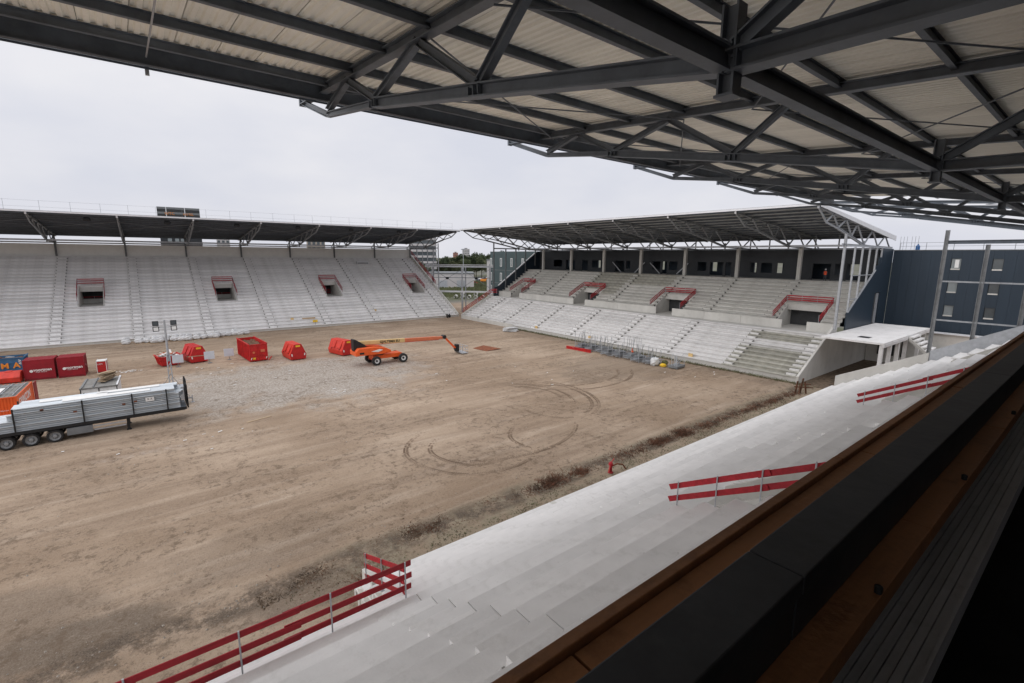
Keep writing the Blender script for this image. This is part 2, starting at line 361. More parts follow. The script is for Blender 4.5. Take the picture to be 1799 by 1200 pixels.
def vomitory(root, s0, s1, d0, zf, d1, zt1, dep=8., backmat=None):
    """entrance cut through the terrace: floor, two cheek walls, lintel, ceiling"""
    v = MB().box(s0, s1, d0+.02, d0+dep, zf-.25, zf-.012).build('passage_floor', 'concrete_wall', root)
    for a, b in ((s0, s0+.2), (s1-.2, s1)):
        MB().prism([(d0, zf-.9), (d0+dep, zf-.9), (d0+dep, zf+2.7), (d1+.3, zf+2.7), (d1+.3, zt1+.02), (d1, zt1+.12), (d0, zf+.22)], a+.004, b-.004, 'x').build('cheek_wall', 'concrete_wall', root)
    box('lintel', 'concrete_wall', root, (s0+.2, s1-.2, d1-.02, d1+.22, zf+2.35, zt1+.14))
    box('passage_ceiling', 'concrete_wall', root, (s0+.2, s1-.2, d1+.22, d0+dep, zf+2.4, zf+2.6))
    if backmat: box('passage_shade', backmat, root, (s0+.2, s1-.2, d0+dep-.25, d0+dep-.05, zf, zf+2.4))  # dark sheet standing in for the shade deep in the passage

BOT = [(0, None), (2.8, 19.68), (6.8, 19.14), (11.8, 18.25), (17.05, 17.28), (23, 17.1), (29, 16.9)]
TOPN = [4.75, 9.3, 13.5, 20., 26.]
def roof(root, trusses, smin, smax, tip, z0, sl_, deckmat, steel, near=False, dz=0., beam_mat=None, gutter='trim_white', back=30.):
    zt = lambda t: z0-sl_*t
    bot = [(t, (zt(0)-.28 if z is None else z+dz)) for t, z in BOT]
    ch = .26 if near else .28
    topo = .24
    # one truss built once, then copied
    proto = bpy.data.objects.new('roof_truss', None); col.objects.link(proto); proto.parent = root
    P = lambda t, z: (0, tip+t, z)
    MB().ibeam(P(0, zt(0)-topo), P(29.5, zt(29.5)-topo), .26, ch).build('top_chord', steel, proto)
    b = MB()
    for (t0, q0), (t1, q1) in zip(bot[:-1], bot[1:]):
        hh = .18 if t1 < 7 else ch
        b.ibeam(P(t0, q0), P(t1, q1), .16 if t1 < 7 else .26, hh, .03)
    b.build('bottom_chord', steel, proto)
    tn = [(t, zt(t)-topo-ch/2+.02) for t in TOPN]; bn = [(t, z+ch/2-.02) for t, z in bot]
    prs = [(bn[1], tn[0]), (tn[0], bn[2]), (bn[2], tn[1]), (tn[1], bn[3]), (bn[3], tn[2]), (tn[2], bn[4]), (bn[4], tn[3]), (tn[3], bn[5]), (bn[5], tn[4]), (tn[4], bn[6])]
    for (a, c) in prs: MB().ibeam(P(*a), P(*c), .17 if near else .15, .2 if near else .15, .025).build('web_member', steel, proto)
    if near:
        for t, z in bot[2:5]:
            for k in (-.22, -.05, .12): MB().box(-.13, .13, tip+t+k, tip+t+k+.02, z-ch/2+.037, z+ch/2-.037).build('stiffener_plate', steel, proto)
    t, z = bot[4]
    MB().ibeam((0, tip+t, z-.36), (0, tip+t, z+.62), .2, .2, .025, up=(0, 1, 0)).box(-.12, .12, tip+t-.12, tip+t+.12, z-.39, z-.358).build('joint_stub', steel, proto)
    MB().box(-.12, .12, tip-.08, tip+.02, zt(0)-.42, zt(0)-.06).build('tip_plate', 'trim_white' if not near else steel, proto)
    for i, s in enumerate(trusses):
        (proto if i == 0 else copy_tree(proto, root)).location = (s, 0, 0)
    # purlins run between deck and chords
    pt = ([3.0, 5.2, 7.55, 9.9, 12.3, 14.7, 17.1, 19.5, 21.9, 24.3, 26.7, 29.2] if near else [.2, 2.6, 5., 7.5, 10, 12.5, 15, 17.5, 20, 22.5, 25, 27.5, 29.5])
    for t in pt: MB().ibeam((smin, tip+t, zt(t)-.125), (smax, tip+t, zt(t)-.125), .13, .24, .02).build('purlin', 'steel', root)
    e = MB(); t = 2.35
    if near:
        e.ibeam((smin, tip+t, zt(t)-.33), (smax, tip+t, zt(t)-.33), .18, .52, .03); e.box(smin, smax, tip+t-.16, tip+t-.13, zt(t)-.64, zt(t)-.58)
        e.build('edge_beam', steel, root)
    t, z = bot[4]
    for a, c in zip(trusses[:-1], trusses[1:]):
        MB().ibeam((a+.17, tip+t, z), (c-.17, tip+t, z), .19, .27 if near else .30, .03).build('longitudinal_beam', beam_mat or steel, root)
        MB().ibeam((a+.15, tip+26.3, 17.0+dz), (c-.15, tip+26.3, 17.0+dz), .2, .26, .03).build('longitudinal_beam', beam_mat or steel, root)
    # thin bracing rods in the roof plane
    for i, (a, c) in enumerate(zip(trusses[:-1], trusses[1:])):
        if near and c > -5: continue
        for t0, t1 in ((3.2, 9.9), (12.3, 19.4)) if near else ((5, 15),):
            for u, v in ((t0, t1), (t1, t0)):
                MB().tube((a, tip+u, zt(u)-.44), (c, tip+v, zt(v)-.44), .022 if near else .03, 6).build('bracing_rod', steel, root)
    # profiled sheets, one metre wide each
    prof = []
    per = .25
    for k in range(4):
        for x, h in ((0, 0), (.10, 0), (.135, .05), (.215, .05)): prof.append((k*per+x, h))
    prof.append((.985, 0.0))
    mb = MB(); tt = [1.9 if near else -.25, 5, 10, 15, 20, 25, back]
    for x, h in prof:
        for t in tt: mb.v.append((x, tip+t, zt(t)+h))
    nn = len(tt)
    mb.f = [(i*nn+j, (i+1)*nn+j, (i+1)*nn+j+1, i*nn+j+1) for i in range(len(prof)-1) for j in range(nn-1)]
    o2 = len(mb.v); mb.v += [(x, y, z+.04) for x, y, z in mb.v]; mb.f += [tuple(reversed([i+o2 for i in f])) for f in list(mb.f)]
    MB().prism([(tip+tt[0]+.05, zt(tt[0])+.13), (tip+back, zt(back)+.13), (tip+back, zt(back)+.16), (tip+tt[0]+.05, zt(tt[0])+.16)], smin, smax, 'x').build('seam_light_block', 'steel_mid', root)  # unseen sheet added above the deck so no sky shows through the seams
    me = mb.mesh('roof_sheet', deckmat)
    s = smin
    while s < smax-.5:
        inst('roof_sheet', me, root, (s, 0, random.uniform(0, .003))); s += 1.0
    if gutter and not near: MB().box(smin, smax, tip-.34, tip-.25, zt(0)-.10, zt(0)+.14).build('gutter', gutter, root)
    return zt

def rail(name, label, path, heights=(.35, .75, 1.12), bh=.17, spacing=1.9, cat='barrier', group=None, posts=True, over=.35, matp='galv'):
    """temporary barrier of red boards on clamped steel posts; path = list of world points on the surface it stands on"""
    b0 = Vector(path[0]); root = thing(name, label, cat, b0, 0, group)
    for p, q in zip(path[:-1], path[1:]):
        p = Vector(p)-b0; q = Vector(q)-b0; dr = (q-p).normalized(); ln = (q-p).length
        for h in heights:
            j = random.uniform(-.02, .02)
            P0 = p-dr*(over+j); tot = ln+2*over; nb_ = max(1, math.ceil(tot/4.2)); sd0 = dr.cross(Vector((0, 0, 1))).normalized()
            for kk in range(nb_):
                u0 = max(0, tot*kk/nb_-.22); u1 = min(tot, tot*(kk+1)/nb_+.22); of = sd0*(-.04 if kk % 2 else 0)+Vector((0, 0, h+random.uniform(-.025, .025)))
                MB().beam(P0+dr*u0+of, P0+dr*u1+of+Vector((0, 0, random.uniform(-.02, .02))), .035, bh).build('board', 'red_board', root, bevel=.004)
        if posts:
            n = max(1, int(round(ln/spacing))); side = dr.cross(Vector((0, 0, 1))).normalized()*.05
            for k in range(n+1):
                c = p+(q-p)*(k/n)+side
                MB().tube(c, c+Vector((0, 0, heights[-1]+.16)), .024, 6).box(c.x-.07, c.x+.07, c.y-.07, c.y+.07, c.z-.002, c.z+.02).build('post', matp, root)
    return root

# ================================================================== OPPOSITE STAND (far left)
OX, OY, OA = 64.2, 103.4, R(-1.2)
opp = thing('covered_stand', 'long pale concrete stand on the left, roofed, with four red-railed entrances', 'grandstand', (OX, OY, 0), OA)
def W_opp(s, d, z): return (OX+s*math.cos(OA)-d*math.sin(OA), OY+s*math.sin(OA)+d*math.cos(OA), z)
TR, RI = 1.03, .553
ocol = [-108, -97.2, -86.4]+[x-OX for x in (-11.5, -.7, 9.9, 20.8, 31.6, 42.5, 53.5)]+[0.0]
ob = ocol[:]
ovom = [(c-1.85, c+1.85) for c in (-6.2-OX, 15.2-OX, 37.1-OX, 58.7-OX)]
oholes = [(a, b, 10.3, 15.6) for a, b in ovom]
terrace(opp, ob, 0, .5, TR, RI, 26, oholes, [c+.9 for c in ocol[1:-1]]+[-2.2])
box('front_wall', 'concrete_wall', opp, (ocol[0], 0, .04, .3, -.2, .395))
for i, (a, b) in enumerate(ovom):
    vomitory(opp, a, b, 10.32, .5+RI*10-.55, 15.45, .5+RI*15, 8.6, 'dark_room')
    if i < 2: box('passage_upstand', 'concrete_wall', opp, (a+.21, b-.21, 18.15, 18.3, RI*10-.05, RI*10+.75))
for a, b in zip(ocol[:-1], ocol[1:]):
    box('back_wall_panel', 'white_wall', opp, (a+.02, b-.02, 26.85, 27.05, 13.5, 16.75))
for c in ocol[1:]:
    MB().ibeam((c, 26.55, 13.2), (c, 26.55, 18.6), .3, .3, .03, up=(0, 1, 0)).build('column', 'steel_mid', opp)
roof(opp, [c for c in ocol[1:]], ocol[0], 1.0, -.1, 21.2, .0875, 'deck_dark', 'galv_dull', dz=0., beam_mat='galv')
# sloping end wall and gable posts
MB().prism([(-.1, -.1), (-.1, .75), (12.0, 7.35), (27, 15.6), (27, -.1)], .05, .3, 'x').build('end_wall', 'concrete_wall', opp)
for d_, zb, zt_ in ((10.4, 6.4, 18.3), (13.2, 7.9, 17.1), (16.6, 9.7, 17), (19.6, 11.4, 17), (23.0, 13.2, 17)):
    MB().ibeam((.45, d_, zb-6), (.45, d_, zt_), .22, .22, .025, up=(0, 1, 0)).build('gable_post', 'galv', opp)
MB().ibeam((.45, 10.4, 17.1), (.45, 26.5, 17.1), .18, .22, .025).build('gable_beam', 'steel_mid', opp)
# speakers / folded netting hung under the front of the roof
for i in range(1, len(ocol)-1):
    m_ = (ocol[i]+ocol[i+1])/2
    MB().lathe([(-.5, .12), (-.35, .34), (.35, .34), (.5, .12)], 10, 'x', (m_+1.5, 1.0, 20.35)).build('hanging_bundle', 'black', opp)
# red barriers
ol = ('leftmost', 'second from left', 'third from left', 'rightmost')
for (a, b), nm in zip(ovom, ol):
    zt1 = .5+RI*15
    rail('entrance_barrier', f'red board barrier round the {nm} entrance of the left concrete stand',
         [W_opp(a-.05, 10.6, .5+RI*10.4), W_opp(a-.05, 15.9, zt1+.25), W_opp(b+.05, 15.9, zt1+.25), W_opp(b+.05, 10.6, .5+RI*10.4)], over=.02, spacing=2.2)
    r = rail('passage_barrier', f'dark red boards closing the passage inside the {nm} entrance of the left stand',
             [W_opp(a+.25, 18.6, RI*10-.06), W_opp(b-.25, 18.6, RI*10-.06)], over=0, spacing=1.6)
rail('gable_barrier', 'red board barrier sloping down the right-hand edge of the left stand', [W_opp(.02, 11.2, 7.3), W_opp(.02, 26.0, 15.3)], over=.1, spacing=2.5)
# roof edge railing
rr = thing('roof_safety_railing', 'thin steel safety railing along the roof edge of the left stand', 'railing', W_opp(-97, 2.2, 21.05), OA)
me = MB().tube((0, 0, 0), (0, 0, 2.0), .018, 6).mesh('post', 'steel_mid')
for k in range(26): inst('post', me, rr, (k*3.75+random.uniform(-.2, .2), 0, 0))
for z in (1.0, 1.95): MB().tube((0, 0, z), (97, 0, z), .010, 5).build('cable', 'steel_mid', rr)
inst('post', me, rr, (97, 0, 0))

# ================================================================== END STAND (right, two tiers)
EX = 63.0
end = thing('covered_stand', 'two-tier concrete stand at the right end with steel roof and dark concourse', 'grandstand', (EX, 0, 0), R(-90))
def W_end(s, d, z): return (EX+d, -s, z)
ecol = [-99.2]+[-y for y in (94.7, 84.5, 74.1, 63.9, 53.5, 43.1, 32.9)]+[-23.2]
T1, R1, N1 = .86, .435, 11
zl = .75
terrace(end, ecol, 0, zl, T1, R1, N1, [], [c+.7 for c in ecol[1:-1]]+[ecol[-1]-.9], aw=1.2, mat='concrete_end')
wk = zl+R1*(N1-1); dw = T1*N1                       # walkway level and start
MB().box(ecol[0], ecol[-1], dw+.06, dw+4.2, wk-.3, wk-.006).build('walkway', 'concrete_wall', end)
box('front_wall', 'concrete_wall', end, (ecol[0], ecol[-1], .04, .3, -.2, zl-.105))
D2_, Z2, T2, R2, N2 = dw+1.9, wk+.95, .84, .515, 12
evom = [(-y-h, -y+h) for y, h in ((92.6, 2.2), (70.9, 3.0), (50.1, 3.0), (28.5, 3.0))]
eholes = [(a, b, D2_-.2, D2_+T2*5) for a, b in evom]
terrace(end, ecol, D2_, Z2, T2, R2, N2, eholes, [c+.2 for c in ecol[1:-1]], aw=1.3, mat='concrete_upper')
for a, b in evom:
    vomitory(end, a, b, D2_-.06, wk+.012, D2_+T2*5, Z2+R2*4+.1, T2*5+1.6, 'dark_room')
# upstand wall along the walkway, open at the entrances
edges = [ecol[0]]+[v for a_, b_ in evom for v in ((a_+b_)/2-1.65, (a_+b_)/2+1.65)]+[ecol[-1]]
for a, b in zip(edges[0::2], edges[1::2]):
    n = max(1, int((b-a)//6)); 
    for k in range(n):
        box('upstand_panel', 'concrete_wall', end, (a+(b-a)*k/n+.015, a+(b-a)*(k+1)/n-.015, D2_-.30, D2_-.08, wk, wk+1.25), bevel=.02)
dt = D2_+T2*N2; ztop = Z2+R2*(N2-1)
box('concourse_floor', 'concrete_wall', end, (ecol[0], ecol[-1], dt+.06, 29.5, ztop-.3, ztop-.004))
# dark back of the concourse: wall with openings, header band, columns
FD = 24.9
ops = []
random.seed(11)
for a, b in zip(ecol[1:-1], ecol[2:]):
    wd = b-a
    k = a+1.0
    while k < b-1.2:
        wdt = random.choice((1.1, 1.9, 2.6, 3.2))
        if k+wdt < b-.5: ops.append((k, k+wdt, random.choice((0., 0., .9))))
        k += wdt+random.uniform(.5, 1.6)
cur = ecol[0]
for a, b, zz in ops:
    box('facade_wall', 'dark_panel', end, (cur, a, FD, FD+.2, ztop, ztop+2.6))
    if zz: box('facade_wall', 'dark_panel', end, (a, b, FD+.01, FD+.19, ztop, ztop+zz))
    cur = b
box('facade_wall', 'dark_panel', end, (cur, ecol[-1], FD, FD+.2, ztop, ztop+2.6))
box('facade_header', 'dark_panel', end, (ecol[0], ecol[-1], FD-.05, FD+.25, ztop+2.602, 16.55))
box('outer_wall', 'blue_panel', end, (ecol[0], ecol[-1], 29.5, 29.8, 4., ztop+.8))
# outer window piers of the concourse so daylight shows through in patches
k = ecol[0]
while k < ecol[-1]-1:
    wdt = random.uniform(2.4, 6.5); e2 = min(k+wdt, ecol[-1])
    box('outer_wall', 'blue_panel', end, (k, e2, 29.5, 29.8, ztop+.8, 16.5)); k = e2+random.uniform(.6, 1.5)
for c in ecol[1:-1]:
    box('column', 'concrete_wall', end, (c-.28, c+.28, dt+.5, dt+1.0, ztop, 16.9), bevel=.02)
    for q in (2.0, 5.2):
        MB().ibeam((c+q, dt+.75, 16.6), (c+q, dt+.75, 18.7), .16, .16, .02, up=(0, 1, 0)).build('hanger', 'steel_mid', end)
for c, sg in ((ecol[3], 1), (ecol[4], -1), (ecol[4], 1), (ecol[5], -1)):
    MB().beam((c+sg*3.2, FD-.5, ztop+.1), (c+sg*.7, FD-.5, ztop+2.3), .16, .16).build('diagonal_brace', 'galv', end)
box('concourse_ceiling', 'dark_panel', end, (ecol[0], ecol[-1], FD+.3, 29.4, 16.3, 16.5))
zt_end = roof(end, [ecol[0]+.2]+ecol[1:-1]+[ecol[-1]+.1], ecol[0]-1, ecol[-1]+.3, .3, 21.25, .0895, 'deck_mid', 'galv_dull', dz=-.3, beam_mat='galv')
for o in end.children:
    if o.name.startswith('roof_truss') and abs(o.location.x-ecol[-1]-.1) < .01:
        for c in o.children: c.data = c.data.copy(); c.data.materials[0] = M['galv']
# ---- right-hand gable: white verge board, galvanised posts, dark blue stepped cladding
sR = ecol[-1]
MB().prism([(.0, 21.35), (30.2, 18.65), (30.2, 17.95), (.0, 20.98)], sR+.45, sR+.53, 'x').build('verge_board', 'trim_white', end)
MB().ibeam((sR+.35, 8.4, 16.9), (sR+.35, 29.6, 16.85), .2, .3, .03).build('gable_beam', 'galv', end)
MB().ibeam((sR+.4, 9.3, 5.9), (sR+.4, 9.3, 18.3), .28, .28, .03, up=(0, 1, 0)).build('gable_post', 'galv', end)
for d_, zb in ((13.2, 8.0), (16.2, 9.7), (19.2, 11.5), (22.2, 13.2), (24.6, 14.6)):
    MB().ibeam((sR+.4, d_, zb), (sR+.4, d_, 16.7), .2, .2, .025, up=(0, 1, 0)).build('gable_post', 'galv', end)
MB().beam((sR+.4, 13.2, 12.9), (sR+.4, 22.2, 12.9), .1, .12).build('gable_rail', 'galv', end)
MB().beam((sR+.4, 13.2, 9.7), (sR+.4, 16.5, 9.7), .1, .12).build('gable_rail', 'galv', end)
MB().prism([(13.0, 4.3), (13.0, 7.9), (22.4, 13.5), (22.4, 14.2), (23.7, 14.2), (23.7, 15.4), (25, 15.4), (25, 16.7), (29.9, 16.7), (29.9, 10.2), (25.2, 10.2), (23.6, 10.2), (23.6, 4.3)], sR+.32, sR+.5, 'x').build('gable_cladding', 'blue_panel', end)
box('gable_cladding', 'blue_panel', end, (sR+.32, sR+.5, 26.1, 29.9, 4.3, 10.198))
box('gable_door', 'galv', end, (sR+.30, sR+.42, 24.9, 25.7, 4.9, 10.1))
box('gable_door', 'dark_room', end, (sR+.2, sR+.3, 23.6, 26.1, 4.3, 10.2))
MB().beam((sR+.5, 13.0, 7.95), (sR+.5, 22.4, 13.55), .22, .12).build('gable_capping', 'galv', end)
# ---- white concrete end wall of the lower tier
MB().prism([(-.35, -.2), (-.35, .95), (9.6, 6.35), (10.6, 6.35), (10.6, -.2)], sR+.02, sR+.3, 'x').build('end_wall', 'concrete_wall', end, bevel=.02)
box('end_wall', 'concrete_wall', end, (sR+.02, sR+.28, 10.62, 26, -.2, 4.9))
# ---- left gable: dark cladding under a pale sloping cap, posts
sLf = ecol[0]
MB().prism([(9.4, 4.), (9.4, 7.2), (11.0, 7.6), (24.0, 16.4), (29.8, 16.4), (29.8, 4.)], sLf-.3, sLf-.1, 'x').build('gable_cladding', 'blue_panel', end)
MB().beam((sLf-.15, 11.0, 7.72), (sLf-.15, 24.0, 16.5), .3, .2).build('gable_capping', 'trim_white', end)
for d_, zb, zz in ((9.4, 5.4, 18.3), (13.2, 7., 16.9), (16.5, 9., 16.9), (19.8, 10.5, 16.9), (23.2, 12.7, 16.9)):
    MB().ibeam((sLf+.05, d_, zb), (sLf+.05, d_, zz), .24, .24, .025, up=(0, 1, 0)).build('gable_post', 'steel_mid', end)
MB().ibeam((sLf+.05, 9.4, 17.0), (sLf+.05, 28, 17.0), .2, .28, .025).build('gable_beam', 'steel_mid', end)
MB().prism([(-.2, -.2), (-.2, 1.0), (9.4, 5.9), (9.4, -.2)], sLf-.28, sLf-.02, 'x').build('end_wall', 'concrete_wall', end)
box('front_wall', 'concrete_wall', end, (sLf, sLf+20, -.12, .035, -.2, zl+.1))
# two darker, wetter looking slab fields as in the photo
for o in [c for c in end.children if c.name.startswith('terrace_slab')]:
    s, d, z = o.location
    if (d < dw-.1 and s > ecol[-2]-.1 and int(d/T1+.5) not in (6, 7, 10)) or (d > D2_ and ecol[-5]-.1 < s < ecol[-4]-.1 and d > D2_+T2*7) or (ecol[3]-.1 < s < ecol[4]-.1 and D2_+T2*4 < d):
        me = o.data; kk = me.name+'_weathered'
        m2 = bpy.data.meshes.get(kk)
        if m2 is None:
            m2 = me.copy(); m2.name = kk; m2.materials.clear(); m2.materials.append(M['concrete_old'])
        o.data = m2
el = ('farthest', 'second farthest', 'middle', 'nearest')
for (a, b), nm in zip(evom, ('leftmost', 'second from left', 'third from left', 'rightmost')):
    za = Z2+R2*.2; zb = Z2+R2*5-.25
    rail('entrance_barrier', f'red board barrier round the {nm} entrance of the two-tier end stand',
         [W_end(a-.12, D2_-.2, za+.1), W_end(a-.12, D2_+T2*5.3, zb+.15), W_end(b+.12, D2_+T2*5.3, zb+.15), W_end(b+.12, D2_-.2, za+.1)], heights=(.4, .72, 1.04), over=.02, spacing=2.2)
rail('gable_barrier', 'red board barrier climbing the left-hand edge of the two-tier end stand', [W_end(sLf-.35, .3, 1.2), W_end(sLf-.35, 9.0, 5.7), W_end(sLf+1.7, 9.2, 5.75)], over=.1, spacing=2.4)

# ================================================================== NEAR STAND (under the camera)
near = thing('covered_stand', 'near concrete stand in the foreground under the large dark steel roof', 'grandstand', (0, 19, 0), R(180))
def W_near(x, y, z): return (x, y, z)
nx_ = [66, 56.2, 46.2, 36.1, 26, 18.1, 6.3, -4.2, -14.3]      # joints, world x
nb = sorted(-x for x in [62.0]+nx_[1:])
vn = [(-18.0, -14.55), (-37.8, -34.2), (-57.8, -54.3)]
nh = [(a, b, 10.2, 15.6) for a, b in vn]
z0n = .8
recess = (-6.3, 14.3, -.5, 5.6)                                # players' entrance: rows left out before the left railing
setb = (-18.1, -6.3, -.5, .5)
terrace(near, nb, 0, z0n, TR, RI, 18, nh+[recess, setb], [-5.4, -16.4, -26.6, -36.4, -46.6, -56.4, 4.6], aw=1.25, gap=.03, strip=True)
inst('terrace_slab', slab_mesh(11.75, TR, RI), near, (-18.07, .45, z0n-.02))
box('front_wall', 'concrete_wall', near, (-62, -18.1, .04, .3, -.2, z0n-.105))
box('front_wall', 'concrete_wall', near, (-18.1, -6.3, .5, .75, -.2, z0n-.135))
box('front_wall', 'concrete_wall', near, (-18.35, -18.02, -.06, .75, -.2, z0n+.012))
MB().prism([(.45, -.2), (.45, .9), (5.9, 3.75), (5.9, -.2)], -6.62, -6.33, 'x').build('recess_wall', 'concrete_wall', near)
box('recess_wall', 'concrete_wall', near, (-6.3, 14.3, 5.9, 6.15, -.2, z0n+RI*5+.02))
box('recess_kerb', 'concrete', near, (-6.28, 14.3, 5.62, 5.86, z0n+RI*5+.02, z0n+RI*5+.30), bevel=.04)
box('recess_block', 'concrete_wall', near, (-7.1, -6.65, .2, 1.3, -.2, 1.55), bevel=.02)
for a, b in vn: vomitory(near, a, b, 10.3, z0n+RI*10-.5, 15.4, z0n+RI*15, 8)
# end of the stand: low wall, sloping steel plate, tall posts
MB().prism([(.1, -.2), (.1, 1.95), (7.9, 5.9), (7.9, -.2)], -62.35, -62.05, 'x').build('end_wall', 'concrete_wall', near)
MB().prism([(7.95, 4.9), (7.95, 6.1), (17.5, 11.3), (17.5, 9.9)], -62.3, -62.18, 'x').build('end_plate', 'galv', near)
for d_, zb, zz in ((7.75, 4.6, 17.9), (10.75, 6.0, 16.5), (13.7, 7.5, 16.5)):
    MB().ibeam((-62.6, d_, 0 if d_ < 8 else zb-2), (-62.6, d_, zz), .3, .3, .035, up=(0, 1, 0)).build('gable_post', 'galv_dull', near)
MB().ibeam((-62.6, 7.75, 16.75), (-62.6, 20, 16.75), .22, .34, .03).build('gable_beam', 'steel', near)
for z in (13.0, 9.2): MB().beam((-62.6, 7.9, z), (-62.6, 20, z), .08, .14).build('gable_rail', 'galv', near)
ntr = [-62.2, -56.2, -46.15, -36.05, -25.95, -15.85, -5.83, 4.25, 14.3]
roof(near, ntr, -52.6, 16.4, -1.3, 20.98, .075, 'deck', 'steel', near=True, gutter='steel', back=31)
# drop pipe clipped to the purlins at left
MB().tube((-.98, 1.15, 20.42), (-.98, 12, 19.74), .022, 8).box(-1.03, -.93, .80, .88, 20.02, 20.5).build('cable_conduit', 'galv', near)
# level behind the terrace where the photographer stands
box('back_wall', 'dark_panel', near, (-62, 14.3, 28.8, 29.0, 9, 18.6))
box('gallery_floor', 'shaded_floor', near, (-62, 14.3, 18.35, 28.7, 12.4, 12.55))
box('gallery_front', 'dark_panel', near, (-62, 14.3, 18.05, 18.3, 9.0, 13.5))
# parapet in the foreground: plywood-clad ledge, black membrane strips, inner board and ribbed aluminium plank
par = thing('gallery_parapet', 'dark foreground parapet of brown plywood boards with black membrane strips', 'parapet', (0, 0, 13.5), 0)
xb = [-2.0, 0.6, 3.05, 5.5, 7.95, 10.4, 12.9, 15.4, 20.4, 25.4, 30.4, 40.4, 50.4, 61.5]
for i, (a, b) in enumerate(zip(xb[:-1], xb[1:])):
    j = random.uniform(-.003, .003)
    MB().box(a, b-.004, .842+j, .885+j, -.30, .397).build('outer_board', 'ply', par, bevel=.004)
    MB().box(a+.3, b+.29, .70, .836, .30, .372+j).build('top_board', 'ply', par, bevel=.004)
    MB().box(a+.1, b+.095, .44, .80, .02, .125+j).build('inner_board', 'ply', par, bevel=.004)
for a, b in ((-2, 1.73), (1.75, 6.6), (6.62, 12.5), (12.52, 20), (20.02, 32), (32.02, 61.5)):
    j = random.uniform(0, .006)
    MB().box(a, b+.012, .545, .742, .33, .402+j).build('membrane_strip', 'rubber', par, bevel=.006)
    MB().box(a, b, .56, .70, .14, .329).build('upstand', 'rubber', par)
pk = MB()
for k in range(9): pk.box(-2, 61.5, .345+k*.045, .345+k*.045+.040, -.62, -.50+(.006 if k % 2 else 0))
pk.box(-2, 61.5, .325, .343, -.66, -.485).build('ribbed_plank', 'alu', par)
for x in (2.33, 4.05, 6.2): MB().lathe([(0, .014), (.03, .016), (.035, .008)], 8, 'z', (x, .455, .125)).build('bolt', 'black', par)
MB().add([(2.0, .30, -.50), (2.06, .28, -.50), (2.14, .22, -.52), (2.17, .17, -.53), (2.11, .18, -.53), (2.03, .24, -.515)], [(0, 1, 4, 5), (1, 2, 3, 4)]).build('tape_end', 'alu', par)
box('support', 'black', par, (-2, 61.5, .45, .84, -1.4, -.63))

# red barriers of the near stand
yr = 13.15; zr = z0n+RI*5+.30
rail('front_barrier', 'long red three-board barrier on a concrete kerb at lower left', [(-8.2, yr+.02, zr), (6.05, yr+.02, zr)], heights=(.38, .80, 1.22), bh=.19, spacing=2.37, over=.25)
rail('front_barrier', 'short red three-board barrier across the kerb end of the long railing', [(6.3, 17.2, 2.0), (6.3, 14.0, 3.25)], heights=(.26, .70, 1.15), bh=.19, spacing=2.2, over=.25)
nl = ('middle', 'farthest', 'hidden')
for (a, b), lab in zip(vn[:2], ('red two-board barrier rising beside the middle entrance of the near stand', 'red two-board barrier rising beside the far entrance of the near stand')):
    x = -b-.02; f = lambda y: z0n+RI*((19-y)/TR)-.3
    rail('stair_barrier', lab, [(x, 8.75, f(8.75)), (x, 3.2, f(3.2))], heights=(.62, 1.06), bh=.19, spacing=1.75, over=.4)

# ================================================================== CORNER BETWEEN END AND NEAR STAND
plat = thing('access_platform', 'white concrete access platform on square columns with a stair, at right', 'platform', (0, 0, 0))
box('deck_slab', 'concrete', plat, (67.4, 88.5, 16.1, 22.6, 5.3, 5.55), bevel=.02)
box('hatch', 'black', plat, (70.2, 71.6, 18.4, 19.6, 5.552, 5.57))
for x in (67.6, 70.8, 74.2, 77.6, 84): box('column', 'concrete', plat, (x, x+.38, 16.2, 16.58, 0, 5.298), bevel=.02)
box('edge_beam', 'concrete', plat, (67.4, 88.5, 16.06, 16.3, 5.0, 5.299))
box('rear_wall', 'concrete_wall', plat, (86.5, 86.8, 16.2, 22.8, 0, 5.19))
for y in (18, 19.4, 20.8): box('window', 'dark_room', plat, (86.42, 86.49, y, y+.6, 1.2, 3.8))
fl = MB()
for k in range(12): MB().box(77.5, 81.2, 16.0-.42*(k+1), 16.0-.42*k-.01, 5.55-.36*(k+1), 5.55-.36*k-.18).build('stair_step', 'concrete', plat)
MB().prism([(16.0, 5.3), (16.0, 4.9), (10.9, .55), (10.9, 1.0)], 77.25, 77.48, 'x').build('stair_stringer', 'concrete_wall', plat)
MB().prism([(16.0, 5.3), (16.0, 4.9), (10.9, .55), (10.9, 1.0)], 81.22, 81.45, 'x').build('stair_stringer', 'concrete_wall', plat)
structure(MB().box(62.8, 92.5, 2, 24, -.1, .05).build('yard_soil', 'soil'))
lowwall = thing('plinth_wall', 'low pale plinth wall with peach insulation at the foot of the blue building', 'wall', (91.5, 0, 0))
box('plinth', 'concrete_wall', lowwall, (0, .5, -12, 22.5, 0, 4.55)); box('insulation', 'peach', lowwall, (-4, -.01, 3, 14.5, 0, 2.6)); box('ledge', 'trim_white', lowwall, (-.4, .9, -12, 22.5, 4.552, 4.7))

blue = thing('clad_building', 'dark blue metal-clad building with small square windows at the far right', 'building', (93.0, 0, 0))
wins = [(yc, zc) for yc in (15.3, 11.0) for zc in (14.5, 11.2, 7.8)]
